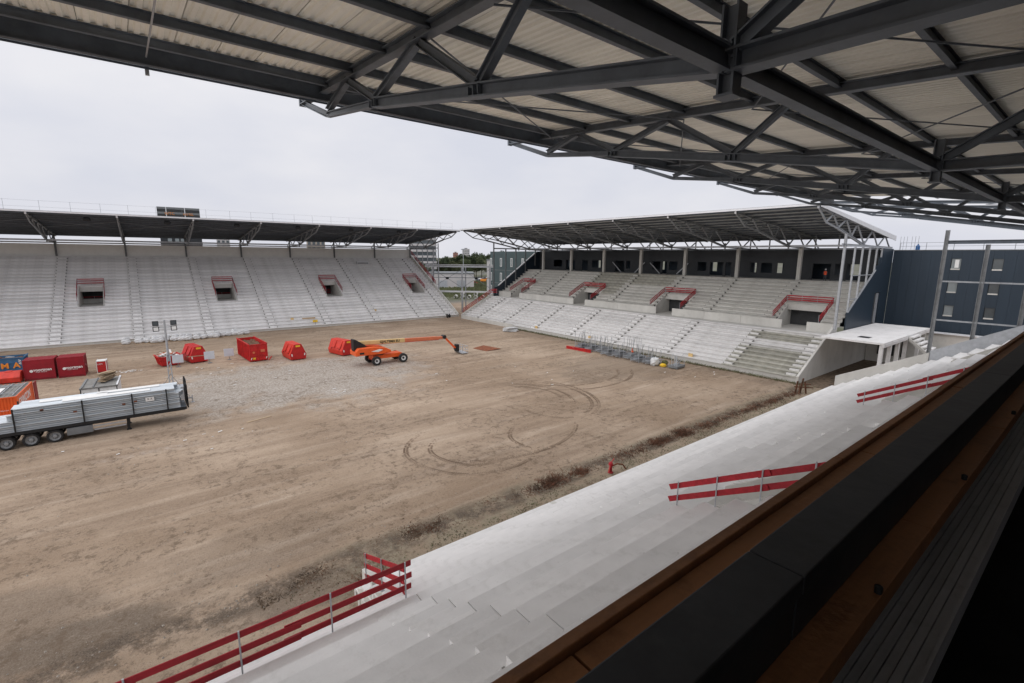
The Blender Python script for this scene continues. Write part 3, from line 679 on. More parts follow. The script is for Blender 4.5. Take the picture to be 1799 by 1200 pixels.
# cladding split into vertical strips, window openings left free
bands = [4.4, 7.0, 8.6, 10.4, 12.0, 13.7, 15.3, 16.45]
ywin = [11.0, 15.3]
ed = [-14]+[v for yc in ywin for v in (yc-.55, yc+.55)]+[22.7]
for i, (a, b) in enumerate(zip(ed[:-1], ed[1:])):
    if i % 2 == 0:
        n = max(1, round((b-a)/1.15))
        for k in range(n): box('cladding_panel', 'blue_panel', blue, (random.uniform(0, .004), .2, a+(b-a)*k/n+.006, a+(b-a)*(k+1)/n-.006, 4.4, 16.45))
    else:
        for j, (p, q) in enumerate(zip(bands[:-1], bands[1:])):
            if j % 2 == 0: box('cladding_panel', 'blue_panel', blue, (.002, .2, a+.004, b-.004, p, q))
for yc, zc in wins:
    fr = box('window', 'dark_room', blue, (.3, .36, yc-.7, yc+.7, zc-1, zc+1))
    box('pane', 'glass_light' if yc > 14 else 'glass', fr, (.2, .29, yc-.5, yc+.5, zc-.78, zc+.78))
    box('sill', 'concrete_wall', fr, (-.03, .22, yc-.5, yc+.5, zc-.79, zc-.62))
    if yc > 14 and zc > 14: box('paper', 'white', fr, (.12, .19, yc-.32, yc+.12, zc-.5, zc+.66))
box('core', 'dark_panel', blue, (.45, 14, -14, 22.7, 0, 16.3)); box('parapet_cap', 'steel_mid', blue, (-.05, .5, -14, 22.72, 16.452, 16.56))
bl2 = thing('clad_building', 'grey green building with narrow upright windows behind the end stand', 'building', (93.2, 99.6, 0))
nwy = [(k*5.4+2.5) for k in range(6)]
box('wall', 'green_panel', bl2, (0, 12, .2, 30, 3.6, 16.6)); box('plinth', 'trim_white', bl2, (-.1, 12, .19, 30.02, 0, 3.598))
for zc in (13.2, 8.6, 4.9):
    for yy in nwy:
        f = box('window', 'white', bl2, (-.06, .05, yy-.5, yy+.5, zc-1.3 if zc > 5 else zc-.9, zc+1.3 if zc > 5 else zc+.9)); box('pane', 'glass_light', f, (-.09, -.062, yy-.36, yy+.36, zc-1.15 if zc > 5 else zc-.75, zc+1.15 if zc > 5 else zc+.75))
for z in (10.7, 6.6): box('band', 'steel_mid', bl2, (-.05, -.002, .2, 30, z, z+.12))
# things on the blue roof
rb = thing('roof_railing', 'thin railing along the flat roof of the dark blue building', 'railing', (93.6, -12, 16.5))
me = MB().tube((0, 0, 0), (0, 0, 1.15), .03, 6).mesh('post', 'steel_mid')
for k in range(12): inst('post', me, rb, (0, k*3.1, 0))
for z in (.6, 1.12): MB().tube((0, 0, z), (0, 34.1, z), .022, 5).build('bar', 'steel_mid', rb)
tb = thing('gas_bottle', 'small blue bottle standing on the roof of the dark blue building', 'bottle', (96, 20.5, 16.45)); tb.scale = (.75, .75, .75)
MB().lathe([(0, .32), (.08, .36), (.95, .36), (1.15, .2)], 14, 'z').build('bottle_body', 'cloth_blue', tb); MB().lathe([(1.15, .12), (1.4, .12)], 10, 'z').build('valve_guard', 'cloth_blue', tb)
for i, (y, n) in enumerate(((27.0, 3), (25.6, 3))):
    sb = thing('starter_bars', f'upright steel bars rising above the end stand roof back, {"left" if i == 0 else "right"} bunch', 'rebar', (94.5, y-5, 16.3))
    box('block', 'concrete_wall', sb, (-.3, .3, -.5, .5, 0, .25))
    for k in range(n): MB().tube((0, -.4+k*.4, .2), (0, -.4+k*.4, 2.3), .02, 6).build('bar', 'steel_mid', sb)

# ================================================================== CORNER BETWEEN LEFT AND END STAND
fr = thing('portal_frame', 'galvanised two-bay steel portal frame with cross bracing in the open corner', 'frame', (70.5, 111, 0))
dirv = Vector((1, -1, 0)).normalized(); pts = [dirv*-8.2, Vector((0, 0, 0)), dirv*7.6]
for p in pts: MB().ibeam(p, p+Vector((0, 0, 12.1)), .42, .42, .04, up=dirv).build('column', 'galv', fr)
MB().tube((1.3, .3, 0), (1.3, .3, 12), .16, 8).build('column', 'galv', fr)
MB().ibeam(pts[0]-dirv*2+Vector((0, 0, 12.3)), pts[2]+dirv+Vector((0, 0, 12.3)), .3, .45, .04).build('top_beam', 'galv', fr)
MB().beam(pts[0]-dirv*2+Vector((0, 0, 12.75)), pts[2]+dirv+Vector((0, 0, 12.75)), .3, .12).build('top_rail', 'trim_white', fr)
MB().beam(pts[0]-dirv*.5+Vector((0, 0, 5.55)), pts[2]+dirv*.6+Vector((0, 0, 5.55)), .5, .42).build('white_beam', 'trim_white', fr)
for a, b in ((pts[0], pts[1]), (pts[1], pts[2])):
    MB().beam(a+Vector((0, 0, 9.3)), b+Vector((0, 0, 9.3)), .12, .14).build('middle_rail', 'steel', fr)
    for u, v in ((11.6, 6.6), (6.6, 11.6)): MB().tube(a+Vector((0, 0, u)), b+Vector((0, 0, v)), .05, 6).build('brace', 'steel', fr)
    m_ = (a+b)/2; MB().box(m_.x-.3, m_.x+.3, m_.y-.3, m_.y+.3, 8.85, 9.45).build('brace_node', 'black', fr)
cs = thing('corner_stair', 'small dark concrete stair with pale rail behind the open corner', 'stair', (69.5, 121, 0))
for k in range(7): MB().box(-1.5, 1.5, k*.5, k*.5+.5, 0, 3.2-k*.42).build('step', 'concrete_old', cs)
MB().beam((-1.7, 0, 4.2), (-1.7, 3.6, 1.2), .12, .5).build('stair_rail', 'trim_white', cs)
for k in range(3): MB().tube((-1.7, .2+k*1.5, 0), (-1.7, .2+k*1.5, 4-k*1.2), .06, 6).build('post', 'trim_white', cs)
# concrete pipes
ppm = MB().lathe([(0, .62), (2.4, .62), (2.4, .50), (0, .50), (0, .62)], 16, 'x', cap=False).mesh('pipe_ring', 'pipe', True)
for k in range(9):
    p = thing('concrete_pipe', f'pale concrete pipe ring in the row behind the corner frame, number {k+1} from the left', 'pipe', (91+k*1.72, 148-k*1.75+.0, .0), R(48))
    p['label'] = f'pale concrete pipe ring in the row behind the corner frame, {"first second third fourth fifth sixth seventh eighth ninth".split()[k]} from left'; p['group'] = 'concrete pipe rings behind the corner frame'
    o = inst('pipe_ring', ppm, p, (0, 0, .66)); 
    if k % 2: o2 = inst('pipe_ring', ppm, p, (0, .0, 1.78)); 

# ================================================================== BACKGROUND
wh = thing('warehouse', 'low white flat-roofed warehouse behind the open corner', 'warehouse', (88, 214, 0), R(-30))
box('wall', 'pale_tower', wh, (0, 46, 0, 18, 0, 6.9)); box('roof', 'steel_mid', wh, (-.3, 46.3, -.3, 18.3, 6.902, 7.4))
for k in range(5): box('door', 'galv', wh, (4+k*8.5, 8+k*8.5, -.08, -.01, 0, 3.8))
gl = thing('office_tower', 'glazed round-cornered office tower seen past the roof corner', 'building', (118, 236, 0), R(-28))
pts_ = [(0, 0), (9, 0)]+[(9+4.5*math.sin(a), 4.5-4.5*math.cos(a)) for a in [R(x) for x in (20, 45, 70, 90)]]+[(13.5, 22), (0, 22)]
for k in range(9):
    z = k*3.05
    MB().prism(pts_, z, z+1.95, 'z').build('window_band', 'glass', gl)
    MB().prism([(x*1.03-.2, y*1.03-.4) for x, y in pts_], z+1.952, z+3.04, 'z').build('floor_band', 'pale_tower', gl)
MB().prism(pts_, 27.45, 29, 'z').build('roof_plant', 'steel_mid', gl)
def tower(lab, x, y, wx, wy, h, mat, cols_, rows, rz=0.):
    t = thing('apartment_tower', lab, 'building', (x, y, 0), rz)
    box('wall', mat, t, (0, wx, 0, wy, 0, h)); box('roof', 'steel_mid', t, (wx*.3, wx*.7, wy*.3, wy*.7, h+.002, h+1.6))
    for i in range(cols_):
        for j in range(rows):
            zz = h-(j+1)*(3.1)
            if zz < 3: continue
            f = box('window', 'glass', t, (wx*(i+.2)/cols_, wx*(i+.8)/cols_, -.12, -.01, zz, zz+1.7))
tower('distant reddish brick apartment block above the trees', 470, 770, 9, 12, 21.5, 'brick', 3, 3, R(-30))
tower('distant pale grey apartment tower above the trees', 484, 760, 13, 12, 28.5, 'pale_tower', 4, 5, R(-30))
tower('beige high block glimpsed below the left stand roof', 80.5, 289, 9.5, 12, 27, 'beige_tower', 4, 6, R(-14))
tower('small pale block glimpsed through the gap left of centre', 37.5, 297, 6, 10, 23.5, 'pale_tower', 3, 4, R(-8))
wt = thing('hotel_tower', 'dark louvred tower behind the left stand with orange rooftop letters', 'building', (10.6, 229.5, 0), R(-4))
box('wall', 'dark_panel', wt, (0, 13.4, 0, 14, 0, 28.9))
for k in range(12): box('floor_band', 'dark_room', wt, (-.1, 13.5, -.12, -.005, 2+k*2.1, 2.7+k*2.1))
for k in range(4): box('louvre', 'steel_mid' if k % 2 else 'dark_room', wt, (-.1, 13.5, -.15, 13, 28.95+k*.9, 28.95+k*.9+.8))
for x in (2.6, 8.5): box('sign_post', 'trim_white', wt, (x, x+.28, -.35, -.2, 28.6, 32.4))
lettering('WTC', 1.35, 'letter_orange', wt, (3.75, -.45, 30.0), FACE_S, 'rooftop_letters', 1.0); lettering('HOTEL', 1.1, 'letter_orange', wt, (9.7, -.45, 29.95), FACE_S, 'rooftop_letters', 1.0)
for x in (2.3, 4.6, 6.4): f = box('window', 'glass_light', wt, (x, x+1.3, -.2, -.13, 19.5, 21.8))
lp = thing('lamp_mast', 'tall thin floodlight mast rising over the far trees', 'mast', (168, 263, 0)); MB().tube((0, 0, 0), (0, 0, 19), .28, 8, .14).build('pole', 'galv', lp); box('lamp_head', 'galv', lp, (-1.4, 1.4, -.3, .3, 19, 19.6))
ws = thing('small_house', 'small white flat-roofed house at the edge of the grey green building', 'building', (117, 165, 0), R(-35))
box('wall', 'pale_tower', ws, (0, 9, 0, 7, 0, 13.4)); box('roof', 'steel_mid', ws, (-.2, 9.2, -.2, 7.2, 13.402, 13.8)); 
for k in range(3): box('window', 'glass', ws, (1+k*2.8, 2.6+k*2.8, -.06, -.005, 10, 12))

# trees: tapered trunk with limbs, crown of leaf-sized faces in clumps
def make_tree(h, rad, n, mat, seed):
    rnd = random.Random(seed)
    tr = MB().tube((0, 0, 0), (0, 0, h*.5), .35, 8, .2)
    cl = []
    for k in range(11):
        a = rnd.uniform(0, 6.28); rr_ = rad*rnd.uniform(.15, .75); zz = h*rnd.uniform(.38, .86)
        c = Vector((rr_*math.cos(a), rr_*math.sin(a), zz)); cl.append((c, rad*rnd.uniform(.28, .5)))
        tr.tube((0, 0, h*rnd.uniform(.2, .48)), c, .12, 5, .04)
    cr = MB()
    for k in range(n):
        c, r_ = rnd.choice(cl); v = Vector((rnd.gauss(0, 1), rnd.gauss(0, 1), rnd.gauss(0, .8))).normalized()*r_*rnd.uniform(.55, 1.08)
        p = c+v; s_ = rnd.uniform(.28, .6); a = Vector((rnd.uniform(-1, 1), rnd.uniform(-1, 1), rnd.uniform(-1, 1))).normalized(); b = a.orthogonal().normalized()
        cr.add([p-a*s_, p-b*s_*.6, p+a*s_, p+b*s_*.6], [(0, 1, 2, 3)])
    return tr.mesh('trunk', 'bark'), cr.mesh('crown', mat)
tk = [make_tree(15, 5.6, 2600, 'leaf', 1), make_tree(17, 6.2, 2800, 'leaf_dark', 2), make_tree(14, 6.5, 2600, 'leaf_olive', 3)]
tpos = [(112, 214, 1, .8), (141, 268, 0, .95), (147, 259, 2, .9), (155, 270, 1, .95), (162, 276, 0, .95), (166, 268, 2, .9), (173, 281, 1, 1.05), (172, 268, 0, .9), (180, 276, 2, .98), (183, 273, 1, .95), (190, 281, 0, 1.0), (194, 280, 2, .92), (203, 285, 1, 1.1), (209, 290, 0, 1.12), (225, 306, 1, 1.25), (215, 300, 2, 1.15), (151, 281, 1, 1.0), (186, 290, 0, 1.1), (196, 296, 1, 1.15), (176, 290, 2, 1.08), (136, 271, 2, .8), (128, 262, 0, .75)]
tpos += [(150+i*26, -12+((i*37) % 31), i % 3, .8) for i in range(6)]
for i, (x, y, k, s_) in enumerate(tpos):
    t = thing('tree', ('mid green', 'dark green', 'olive green')[k]+' leafy tree in the row beyond the open stadium corner', 'tree', (x, y, 0), i*1.7, ('mid green', 'dark green', 'olive green')[k]+' trees beyond the corner')
    if i >= 22: t['label'] = ('mid green', 'dark green', 'olive green')[k]+' leafy tree standing far off behind the blue building'; t['group'] = ('mid green', 'dark green', 'olive green')[k]+' trees behind the blue building'
    t.scale = (s_, s_, s_)
    inst('trunk', tk[k][0], t); inst('crown', tk[k][1], t)
bsh = make_tree(3.4, 2.2, 700, 'leaf_dark', 9)
for x, y, lb in ((131, 222, 'round dark bush on the open ground in front of the white warehouse'), (152, 232, 'round dark bush in the scrub right of the white warehouse')):
    t = thing('bush', lb, 'bush', (x, y, -.6), 0); inst('stem', bsh[0], t); inst('foliage', bsh[1], t)
sb_ = MB(); rnd = random.Random(4)
for k in range(5000):
    u = rnd.random(); x = 95+u*75+rnd.gauss(0, 4); y = 152+u*70+rnd.gauss(0, 9)+10
    hh = rnd.uniform(.3, 1.1); a = rnd.uniform(0, 3.14); sb_.add([(x-math.cos(a)*.5, y-math.sin(a)*.5, 0), (x+math.cos(a)*.5, y+math.sin(a)*.5, 0), (x+math.cos(a)*.3, y+.2, hh), (x-math.cos(a)*.4, y, hh*.8)], [(0, 1, 2, 3)])
stuff(sb_.build('scrub', 'leaf_olive'), 'low olive scrub on the open ground beyond the corner', 'scrub')
# parked cars (far, tiny) : body, cabin glass, wheels
def make_car(name, mat, label, loc, rz, group):
    t = thing(name, label, 'car', loc, rz, group)
    MB().prism([(-2.1, .35), (2.1, .35), (2.15, .75), (1.3, .92), (.6, 1.42), (-1.2, 1.45), (-2.0, .95)], -.85, .85, 'y').build('body', mat, t, bevel=.06)
    MB().prism([(-1.75, .95), (1.15, .95), (.55, 1.38), (-1.15, 1.4)], -.87, .87, 'y').build('window', 'glass', t)
    for x in (-1.3, 1.3):
        for y in (-.8, .8): MB().lathe([(-.1, .31), (.1, .31)], 12, 'y', (x, y, .31)).build('wheel', 'tyre', t)
    return t
c0 = make_car('parked_car', 'car_dark', 'small dark car parked in the far row beyond the corner', (168, 246, 0), R(40), 'dark cars parked beyond the corner')
c1 = make_car('parked_car', 'car_white', 'small white car parked in the far row beyond the corner', (171, 249, 0), R(40), 'white cars parked beyond the corner')
c2 = make_car('parked_car', 'red_paint', 'small red car parked beyond the corner frame', (148, 221, 0), R(10), None)
for k in range(1, 8):
    c = copy_tree(c0 if k % 2 else c1); c.location = (168+k*3.1, 246+k*3.0+(k % 3)*.3, 0)
for k in range(6):
    c = copy_tree(c1 if k % 3 else c0); c.location = (152+k*3.6, 236+k*3.2, 0); c.rotation_euler.z = R(50)
ex = thing('excavator', 'yellow excavator working far off beyond the corner', 'excavator', (160, 229, 0), R(-35))
for y in (-1.1, 1.1): MB().prism([(-2, .2), (-1.7, 0), (1.7, 0), (2, .2), (2, .7), (1.7, .9), (-1.7, .9), (-2, .7)], y-.3, y+.3, 'y').build('track', 'tyre', ex)
box('upper_body', 'letter_orange', ex, (-1.9, 1.4, -1.3, 1.3, 1.0, 2.2), .08); box('cab', 'glass', ex, (.1, 1.5, .2, 1.25, 2.2, 3.2), .05)
MB().beam((1.2, 0, 1.9), (3.6, 0, 4.2), .35, .45).build('boom', 'letter_orange', ex); MB().beam((3.6, 0, 4.2), (5.4, 0, 2.0), .3, .35).build('arm', 'letter_orange', ex); MB().prism([(5.2, 2.0), (5.8, 1.7), (5.5, .9), (4.8, 1.0)], -.4, .4, 'y').build('bucket', 'steel', ex)

# ================================================================== THINGS ON THE PITCH
# ---- semi trailer
tr_ = thing('semi_trailer', 'flatbed semi trailer with three axles standing on the sand at left', 'trailer', (-3.5, 52.5, 0))
for y in (-.45, .45): MB().ibeam((-7.3, y, 1.0), (6.3, y, 1.02), .14, .34, .02).build('chassis_beam', 'black', tr_)
box('bed', 'steel', tr_, (-7.3, 6.4, -1.25, 1.25, 1.19, 1.30)); box('side_rail', 'black', tr_, (-7.3, 6.4, -1.29, -1.252, 1.10, 1.33)); box('side_rail', 'black', tr_, (-7.3, 6.4, 1.252, 1.29, 1.10, 1.33))
whl = bpy.data.objects.new('wheel', None); col.objects.link(whl); whl.parent = tr_
MB().lathe([(-.19, .36), (-.19, .47), (-.14, .52), (.14, .52), (.19, .47), (.19, .36)], 28, 'y', cap=False).build('tyre', 'tyre', whl, smooth=False)
MB().lathe([(-.17, .355), (-.10, .33), (-.07, .20), (-.12, .13), (-.20, .12), (-.21, .02)], 20, 'y', cap=False).build('rim', 'galv_dull', whl)
for k in range(8):
    a = k*math.pi/4; MB().lathe([(-.16, .022), (-.07, .022)], 6, 'y', (.17*math.cos(a), 0, .17*math.sin(a))).build('wheel_nut', 'black', whl)
wp = [(x, y) for y in (-1.05, 1.05) for x in (-5.21, -3.85, -2.48)]
for i, (x, y) in enumerate(wp):
    w_ = whl if i == 0 else copy_tree(whl, tr_); w_.location = (x, y, .52)
    if y > 0: w_.rotation_euler = (0, 0, math.pi)
for x in (-5.21, -3.85, -2.48):
    MB().tube((x, -1, .52), (x, 1, .52), .07, 8).build('axle', 'black', tr_)
    for y in (-1.05, 1.05):
        g = MB()
        for k in range(6):
            a0, a1 = R(30+k*20), R(50+k*20); g.beam((x+.58*math.cos(a0), y, .52+.58*math.sin(a0)), (x+.58*math.cos(a1), y, .52+.58*math.sin(a1)), .42, .015)
        g.build('mudguard', 'black', tr_)
for y in (-1.2, 1.2):
    for z in (.55, .85): MB().beam((-.1, y, z), (2.0, y, z), .04, .1).build('side_guard', 'galv', tr_)
    box('side_box', 'steel_mid', tr_, (-1.75, -.15, y-.1, y+.1, .42, 1.0))
    MB().box(2.05, 2.25, y*.8-.08, y*.8+.08, .08, 1.0).box(1.98, 2.32, y*.8-.14, y*.8+.14, .0, .08).build('landing_leg', 'black', tr_)
hb = MB()
for y in (-1.2, -.6, 0, .6, 1.2): hb.beam((6.5, y, 1.2), (6.5, y, 3.75 if abs(y) < 1 else 3.3), .1, .12)
for z in (1.4, 2.0, 2.6, 3.25): hb.beam((6.5, -1.25, z), (6.5, 1.25, z), .08, .35)
hb.build('headboard', 'black', tr_)
for x in (-4.6, -.6, 2.6, 5.0):
    for y in (-1.31, 1.31): box('stake', 'black', tr_, (x-.05, x+.05, y-.04, y+.04, 1.3, 3.18))
# ---- its load: long galvanised beams, each lying on the trailer bed
ld = thing('steel_beam_stack', 'stack of long galvanised steel beams loaded on the flatbed trailer', 'steel beams', (-3.5, 52.5, 1.3))
for lay in range(4):
    x0, x1 = ((-7.2, 6.1), (-7.2, 6.0), (-4.7, 6.2), (-4.4, 5.9))[lay]
    for k in range(5):
        y = -1.0+k*.5; e = random.uniform(-.3, .1); z = .24+lay*.47; fw = .47 if k else .40+.14*(lay % 2)
        bm2 = MB().ibeam((x0+e, y, z), (x1+e, y, z), fw, .40, .06)
        if k == 0: bm2.beam((x0+e+.1, y-.15, z+random.uniform(-.08, .08)), (x1+e-.3, y-.15, z+random.uniform(-.08, .08)), .1, .05)
        bm2.build('beam', 'galv_blue', ld)
    for x in (-4, -1, 2, 4.6):
        if lay < 3: box('batten', 'wood', ld, (x, x+.1, -1.15, 1.15, .457+lay*.47, .493+lay*.47))
for x0, x1, y in ((-1.8, 3.9, -.6), (-3.2, 1.0, .1), (.3, 4.6, .6)): box('top_sheet', 'white', ld, (x0, x1, y-.35, y+.35, 1.872, 1.93))
box('load_tag', 'white', ld, (3.5, 4.1, -1.27, -1.255, 1.0, 1.35)); lettering('X X', .22, 'letter_black', ld, (3.8, -1.28, 1.2), FACE_S)
for x, z in ((-3.1, 1.45), (-1.2, .95), (1.9, 1.0), (2.7, 1.1)): box('clamp', 'rust', ld, (x, x+.22, -1.27, -1.24, z, z+.12))

# ---- light tower
lt = thing('light_tower', 'mobile four-lamp light tower on a lattice mast behind the trailer', 'light tower', (2.2, 57.6, 0))
box('generator', 'galv', lt, (-1.3, 1.1, -.6, .6, .55, 1.9), .04); MB().beam((-1.9, 0, .5), (1.6, 0, .5), .12, .12).beam((0, -1.5, .48), (0, 1.5, .48), .1, .1).build('base_frame', 'galv', lt)
for x, y in ((-1.9, 0), (1.6, 0), (0, -1.5), (0, 1.5)): MB().tube((x, y, .03), (x, y, .75), .045, 8).box(x-.15, x+.15, y-.15, y+.15, 0, .04).build('outrigger', 'galv', lt)
for y in (-.62, .62): MB().lathe([(-.1, .3), (.1, .3)], 14, 'y', (-.3, y, .3)).build('wheel', 'tyre', lt)
ms = MB()
for i, j in ((-.16, -.16), (.16, -.16), (.16, .16), (-.16, .16)): ms.tube((i, j, 1.3), (i*.8, j*.8, 5.2), .045, 6)
for k in range(7):
    z = 1.4+k*.5; s_ = .16-.05*k/7; ms.tube((-s_, -s_, z), (s_, -s_, z+.45), .015, 4); ms.tube((-s_, s_, z), (s_, s_, z+.45), .015, 4)
ms.build('lower_mast', 'galv', lt); MB().tube((0, 0, 4.5), (0, 0, 8.6), .11, 8, .08).build('upper_mast', 'galv', lt)
for p, q in (((-1.5, 0, .6), (0, 0, 3.2)), ((1.4, 0, .6), (0, 0, 3.2))): MB().tube(p, q, .02, 5).build('guy_strut', 'steel_mid', lt)
MB().beam((-.75, 0, 7.9), (.75, 0, 7.9), .06, .06).build('lamp_bar', 'galv', lt)
for x in (-.72, .72):
    for z, mt, tl in ((8.32, 'black', .1), (7.78, 'black', -.3)):
        h = MB().prism([(-.12, -.24), (.1, -.2), (.1, .2), (-.12, .24)], x-.25, x+.25, 'x').build('lamp_head', 'black', lt, (0, 0, z))
        MB().box(x-.19, x+.19, -.135, -.122, -.17, .17).build('lamp_glass', 'glass' if z > 8 else 'white', h)

# ---- shipping containers
def container(lab, loc, w, d, h, mat, rz=0., roofmat=None, frontcorr=False, sidecorr=True, nm='shipping_container'):
    t = thing(nm, lab, 'container', loc, rz)
    box('floor', 'black', t, (.02, w-.02, .02, d-.02, .08, .2))
    def corr(n, L, pos, axis):
        pr = []
        k = 0.
        while k < L-.12:
            pr += [(k, 0), (k+.07, 0), (k+.10, .04), (k+.17, .04)]; k += .2
        pr.append((L-.1, 0)); m = MB(); N = len(pr)
        vs_ = []
        for z in (.16, h-.1):
            for a, b in pr:
                vs_.append((pos[0]+.05+a, pos[1]+(b if pos[2] > 0 else -b), z) if axis == 'x' else (pos[0]+(b if pos[2] > 0 else -b), pos[1]+.05+a, z))
        m.add(vs_, [(i, i+1, N+i+1, N+i) for i in range(N-1)]); return m.build('side_wall', mat, t)
    if frontcorr: corr(0, w, (0, .04, 1), 'x')
    else: box('side_wall', mat, t, (.06, w-.06, .03, .07, .16, h-.1))
    corr(0, w, (0, d-.04, -1), 'x'); 
    if sidecorr: corr(0, d, (w-.04, 0, -1), 'y')
    else: box('side_wall', mat, t, (w-.07, w-.03, .06, d-.06, .16, h-.1))
    corr(0, d, (.04, 0, 1), 'y')
    for x in (0, w-.1):
        for y in (0, d-.1): box('corner_post', mat, t, (x, x+.1, y, y+.1, 0, h), .01)
    for z in (.05, h-.13):
        for y in (.012, d-.092): box('rail', mat, t, (.1, w-.1, y, y+.08, z, z+.115))
        for x in (.012, w-.092): box('rail', mat, t, (x, x+.08, .1, d-.1, z, z+.115))
    rf = MB(); k = .1
    while k < w-.3:
        rf.prism([(k, h-.04), (k+.12, h-.04), (k+.15, h-.01), (k+.27, h-.01), (k+.3, h-.04), (k+.3, h-.07), (k, h-.07)], .08, d-.08, 'y'); k += .3
    rf.prism([(k, h-.045), (w-.08, h-.045), (w-.08, h-.07), (k, h-.07)], .08, d-.08, 'y')
    rf.build('roof', roofmat or mat, t); return t
def voortman(t, w, d):
    MB().lathe([(-.012, .17), (0, .17)], 8, 'y', (w*.24, -.004+.03, 1.12)).build('emblem', 'letter_white', t)
    lettering('voortman', .44, 'letter_white', t, (w*.60, .022, 1.2), FACE_S, xs=.92, bold=.012); lettering('STEEL GROUP', .16, 'letter_white', t, (w*.55, .022, .95), FACE_S)
ca = container('dark red steel container with white lettering, left one of the matching pair', (-10.95, 78.75, 0), 2.75, 2.5, 2.45, 'red_dark', R(-3)); voortman(ca, 2.75, 2.5)
cb = container('dark red steel container with white lettering, right one of the matching pair', (-7.95, 78.3, 0), 2.45, 2.5, 2.5, 'red_dark', R(-3)); voortman(cb, 2.45, 2.5)
lettering('v', .5, 'letter_white', cb, (2.445, 1.3, 1.2), FACE_E)
cc = container('orange container with grey roof and white lettering, beside the trailer', (-11.3, 59.0, 0), 2.44, 6.06, 2.55, 'orange', R(-3), 'grey_roof', True, False)
lettering('GRINCON', 1.0, 'letter_white', cc, (2.418, 2.7, 1.75), FACE_E, xs=.9, bold=.02)
MB().box(2.42, 2.435, 2.4, 2.46, .2, 1.3).build('door_seam', 'black', cc); MB().box(2.46, 2.52, 6.05, 7.2, .2, 2.4).build('open_door', 'red_dark', cc)
for x in (.3, 1.2, 2.1): MB().beam((x, .4, 2.60), (x, 5.6, 2.60), .06, .06).build('roof_bar', 'galv', cc)
for y in (1.2, 4.3): MB().beam((.25, y, 2.66), (2.15, y, 2.66), .06, .05).build('roof_bar', 'galv', cc)
box('roof_sheet', 'white', cc, (.4, 1.0, 1.5, 4.0, 2.56, 2.585)); lettering('CONTAINERVERHUUR', .12, 'letter_white', cc, (1.2, .03, 1.35), FACE_S)
# ---- pale site cabin with a pile of boards on its roof
cab = thing('site_cabin', 'pale flat-roofed site cabin partly hidden behind the loaded trailer', 'cabin', (-4.65, 58.1, 0), R(-3))
for k in range(4): box('wall_panel', 'white', cab, (.06+k*.64, .68+k*.64, .02, .08, .1, 2.55))
for k in range(4): box('wall_panel', 'white', cab, (2.58, 2.64, .08+k*1.02, 1.08+k*1.02, .1, 2.55))
box('wall_panel', 'white', cab, (.0, .06, .08, 4.1, .1, 2.55)); box('wall_panel', 'white', cab, (.06, 2.58, 4.1, 4.16, .1, 2.55))
for x in (-.02, 1.28, 2.6): box('post', 'black', cab, (x, x+.07, -.02, .05, 0, 2.57))
box('roof', 'grey_roof', cab, (-.05, 2.72, -.05, 4.2, 2.57, 2.69)); 
for x in (.1, .9): box('roof_batten', 'steel_mid', cab, (x, x+.08, .0, 4.1, 2.692, 2.77))
box('roof_edge', 'trim_white', cab, (2.6, 2.73, -.05, 4.2, 2.692, 2.75))
for k in range(13):
    b = MB().box(-.9, .9, -.22, .22, 0, .05).build('timber_board', 'wood'); b.location = (-2.75+random.uniform(-.15, .15)+(k % 2)*.1, 60.3+random.uniform(-.35, .35), 2.78+k*.065); b.rotation_euler = (random.uniform(-.03, .03), random.uniform(-.03, .03), R(60)+random.uniform(-.3, .3))
    tag(b, 'weathered timber board in the loose pile on the site cabin roof', 'board', 'boards piled on the cabin roof')

# ---- skips
def closed_skip(lab, x, y, rz, L=4.3, mat='red_orange'):
    t = thing('closed_skip', lab, 'skip', (x, y, 0), rz)
    front = [(-1.02, .12), (1.02, .12), (1.15, .8), (.5, 2.3), (-.5, 2.3), (-1.15, .8)]
    MB().prism(front, 0, L, 'y').build('body', mat, t, bevel=.03)
    for y_ in (L*.16, L*.56):
        for sg in (-1, 1):
            p = [Vector((sg*1.10, y_, 1.12)), Vector((sg*1.10, y_+L*.28, 1.12)), Vector((sg*.56, y_+L*.28, 2.18)), Vector((sg*.56, y_, 2.18))]
            n_ = Vector((sg*.89, 0, .45))*.05
            MB().add([q for q in p]+[q+n_ for q in p], [(0, 1, 2, 3), (4, 5, 6, 7), (0, 1, 5, 4), (1, 2, 6, 5), (2, 3, 7, 6), (3, 0, 4, 7)]).build('lid', mat, t)
    for y_ in (-.03, L-.03): MB().prism(front, y_, y_+.06, 'y').build('end_plate', 'red_paint', t)
    for x_ in (-.86, .86): MB().beam((x_, -.05, .62), (x_*1.05, -.05, .95), .05, .14).build('reflector', 'white', t)
    box('sticker', 'yellow', t, (-.3, .3, -.055, -.032, 1.92, 2.17)); MB().add([(-1.02, .3, .62), (-1.02, 1.2, .62), (-1.09, 1.2, .85), (-1.09, .3, .85)], [(0, 1, 2, 3)]).build('sticker', 'yellow', t, (-.015, 0, 0))
    for x_ in (-.6, .6): box('skid', 'black', t, (x_-.06, x_+.06, .1, L-.1, 0, .12))
    for y_ in (.8, L-.8):
        for sg in (-1, 1): MB().lathe([(-.07, .06), (.07, .06)], 8, 'x', (sg*1.12, y_, .95)).build('lifting_pin', 'black', t)
    return t
s2 = closed_skip('red closed skip standing between the heaped skip and the white notice board', 6.5, 78.7, R(12), 3.6, 'red_paint')
s3 = closed_skip('red closed skip standing alone right of the big open container', 18.0, 72.5, R(4), 3.7)
s4 = closed_skip('red closed skip standing just left of the boom lift', 25.0, 71.5, R(14), 3.7)
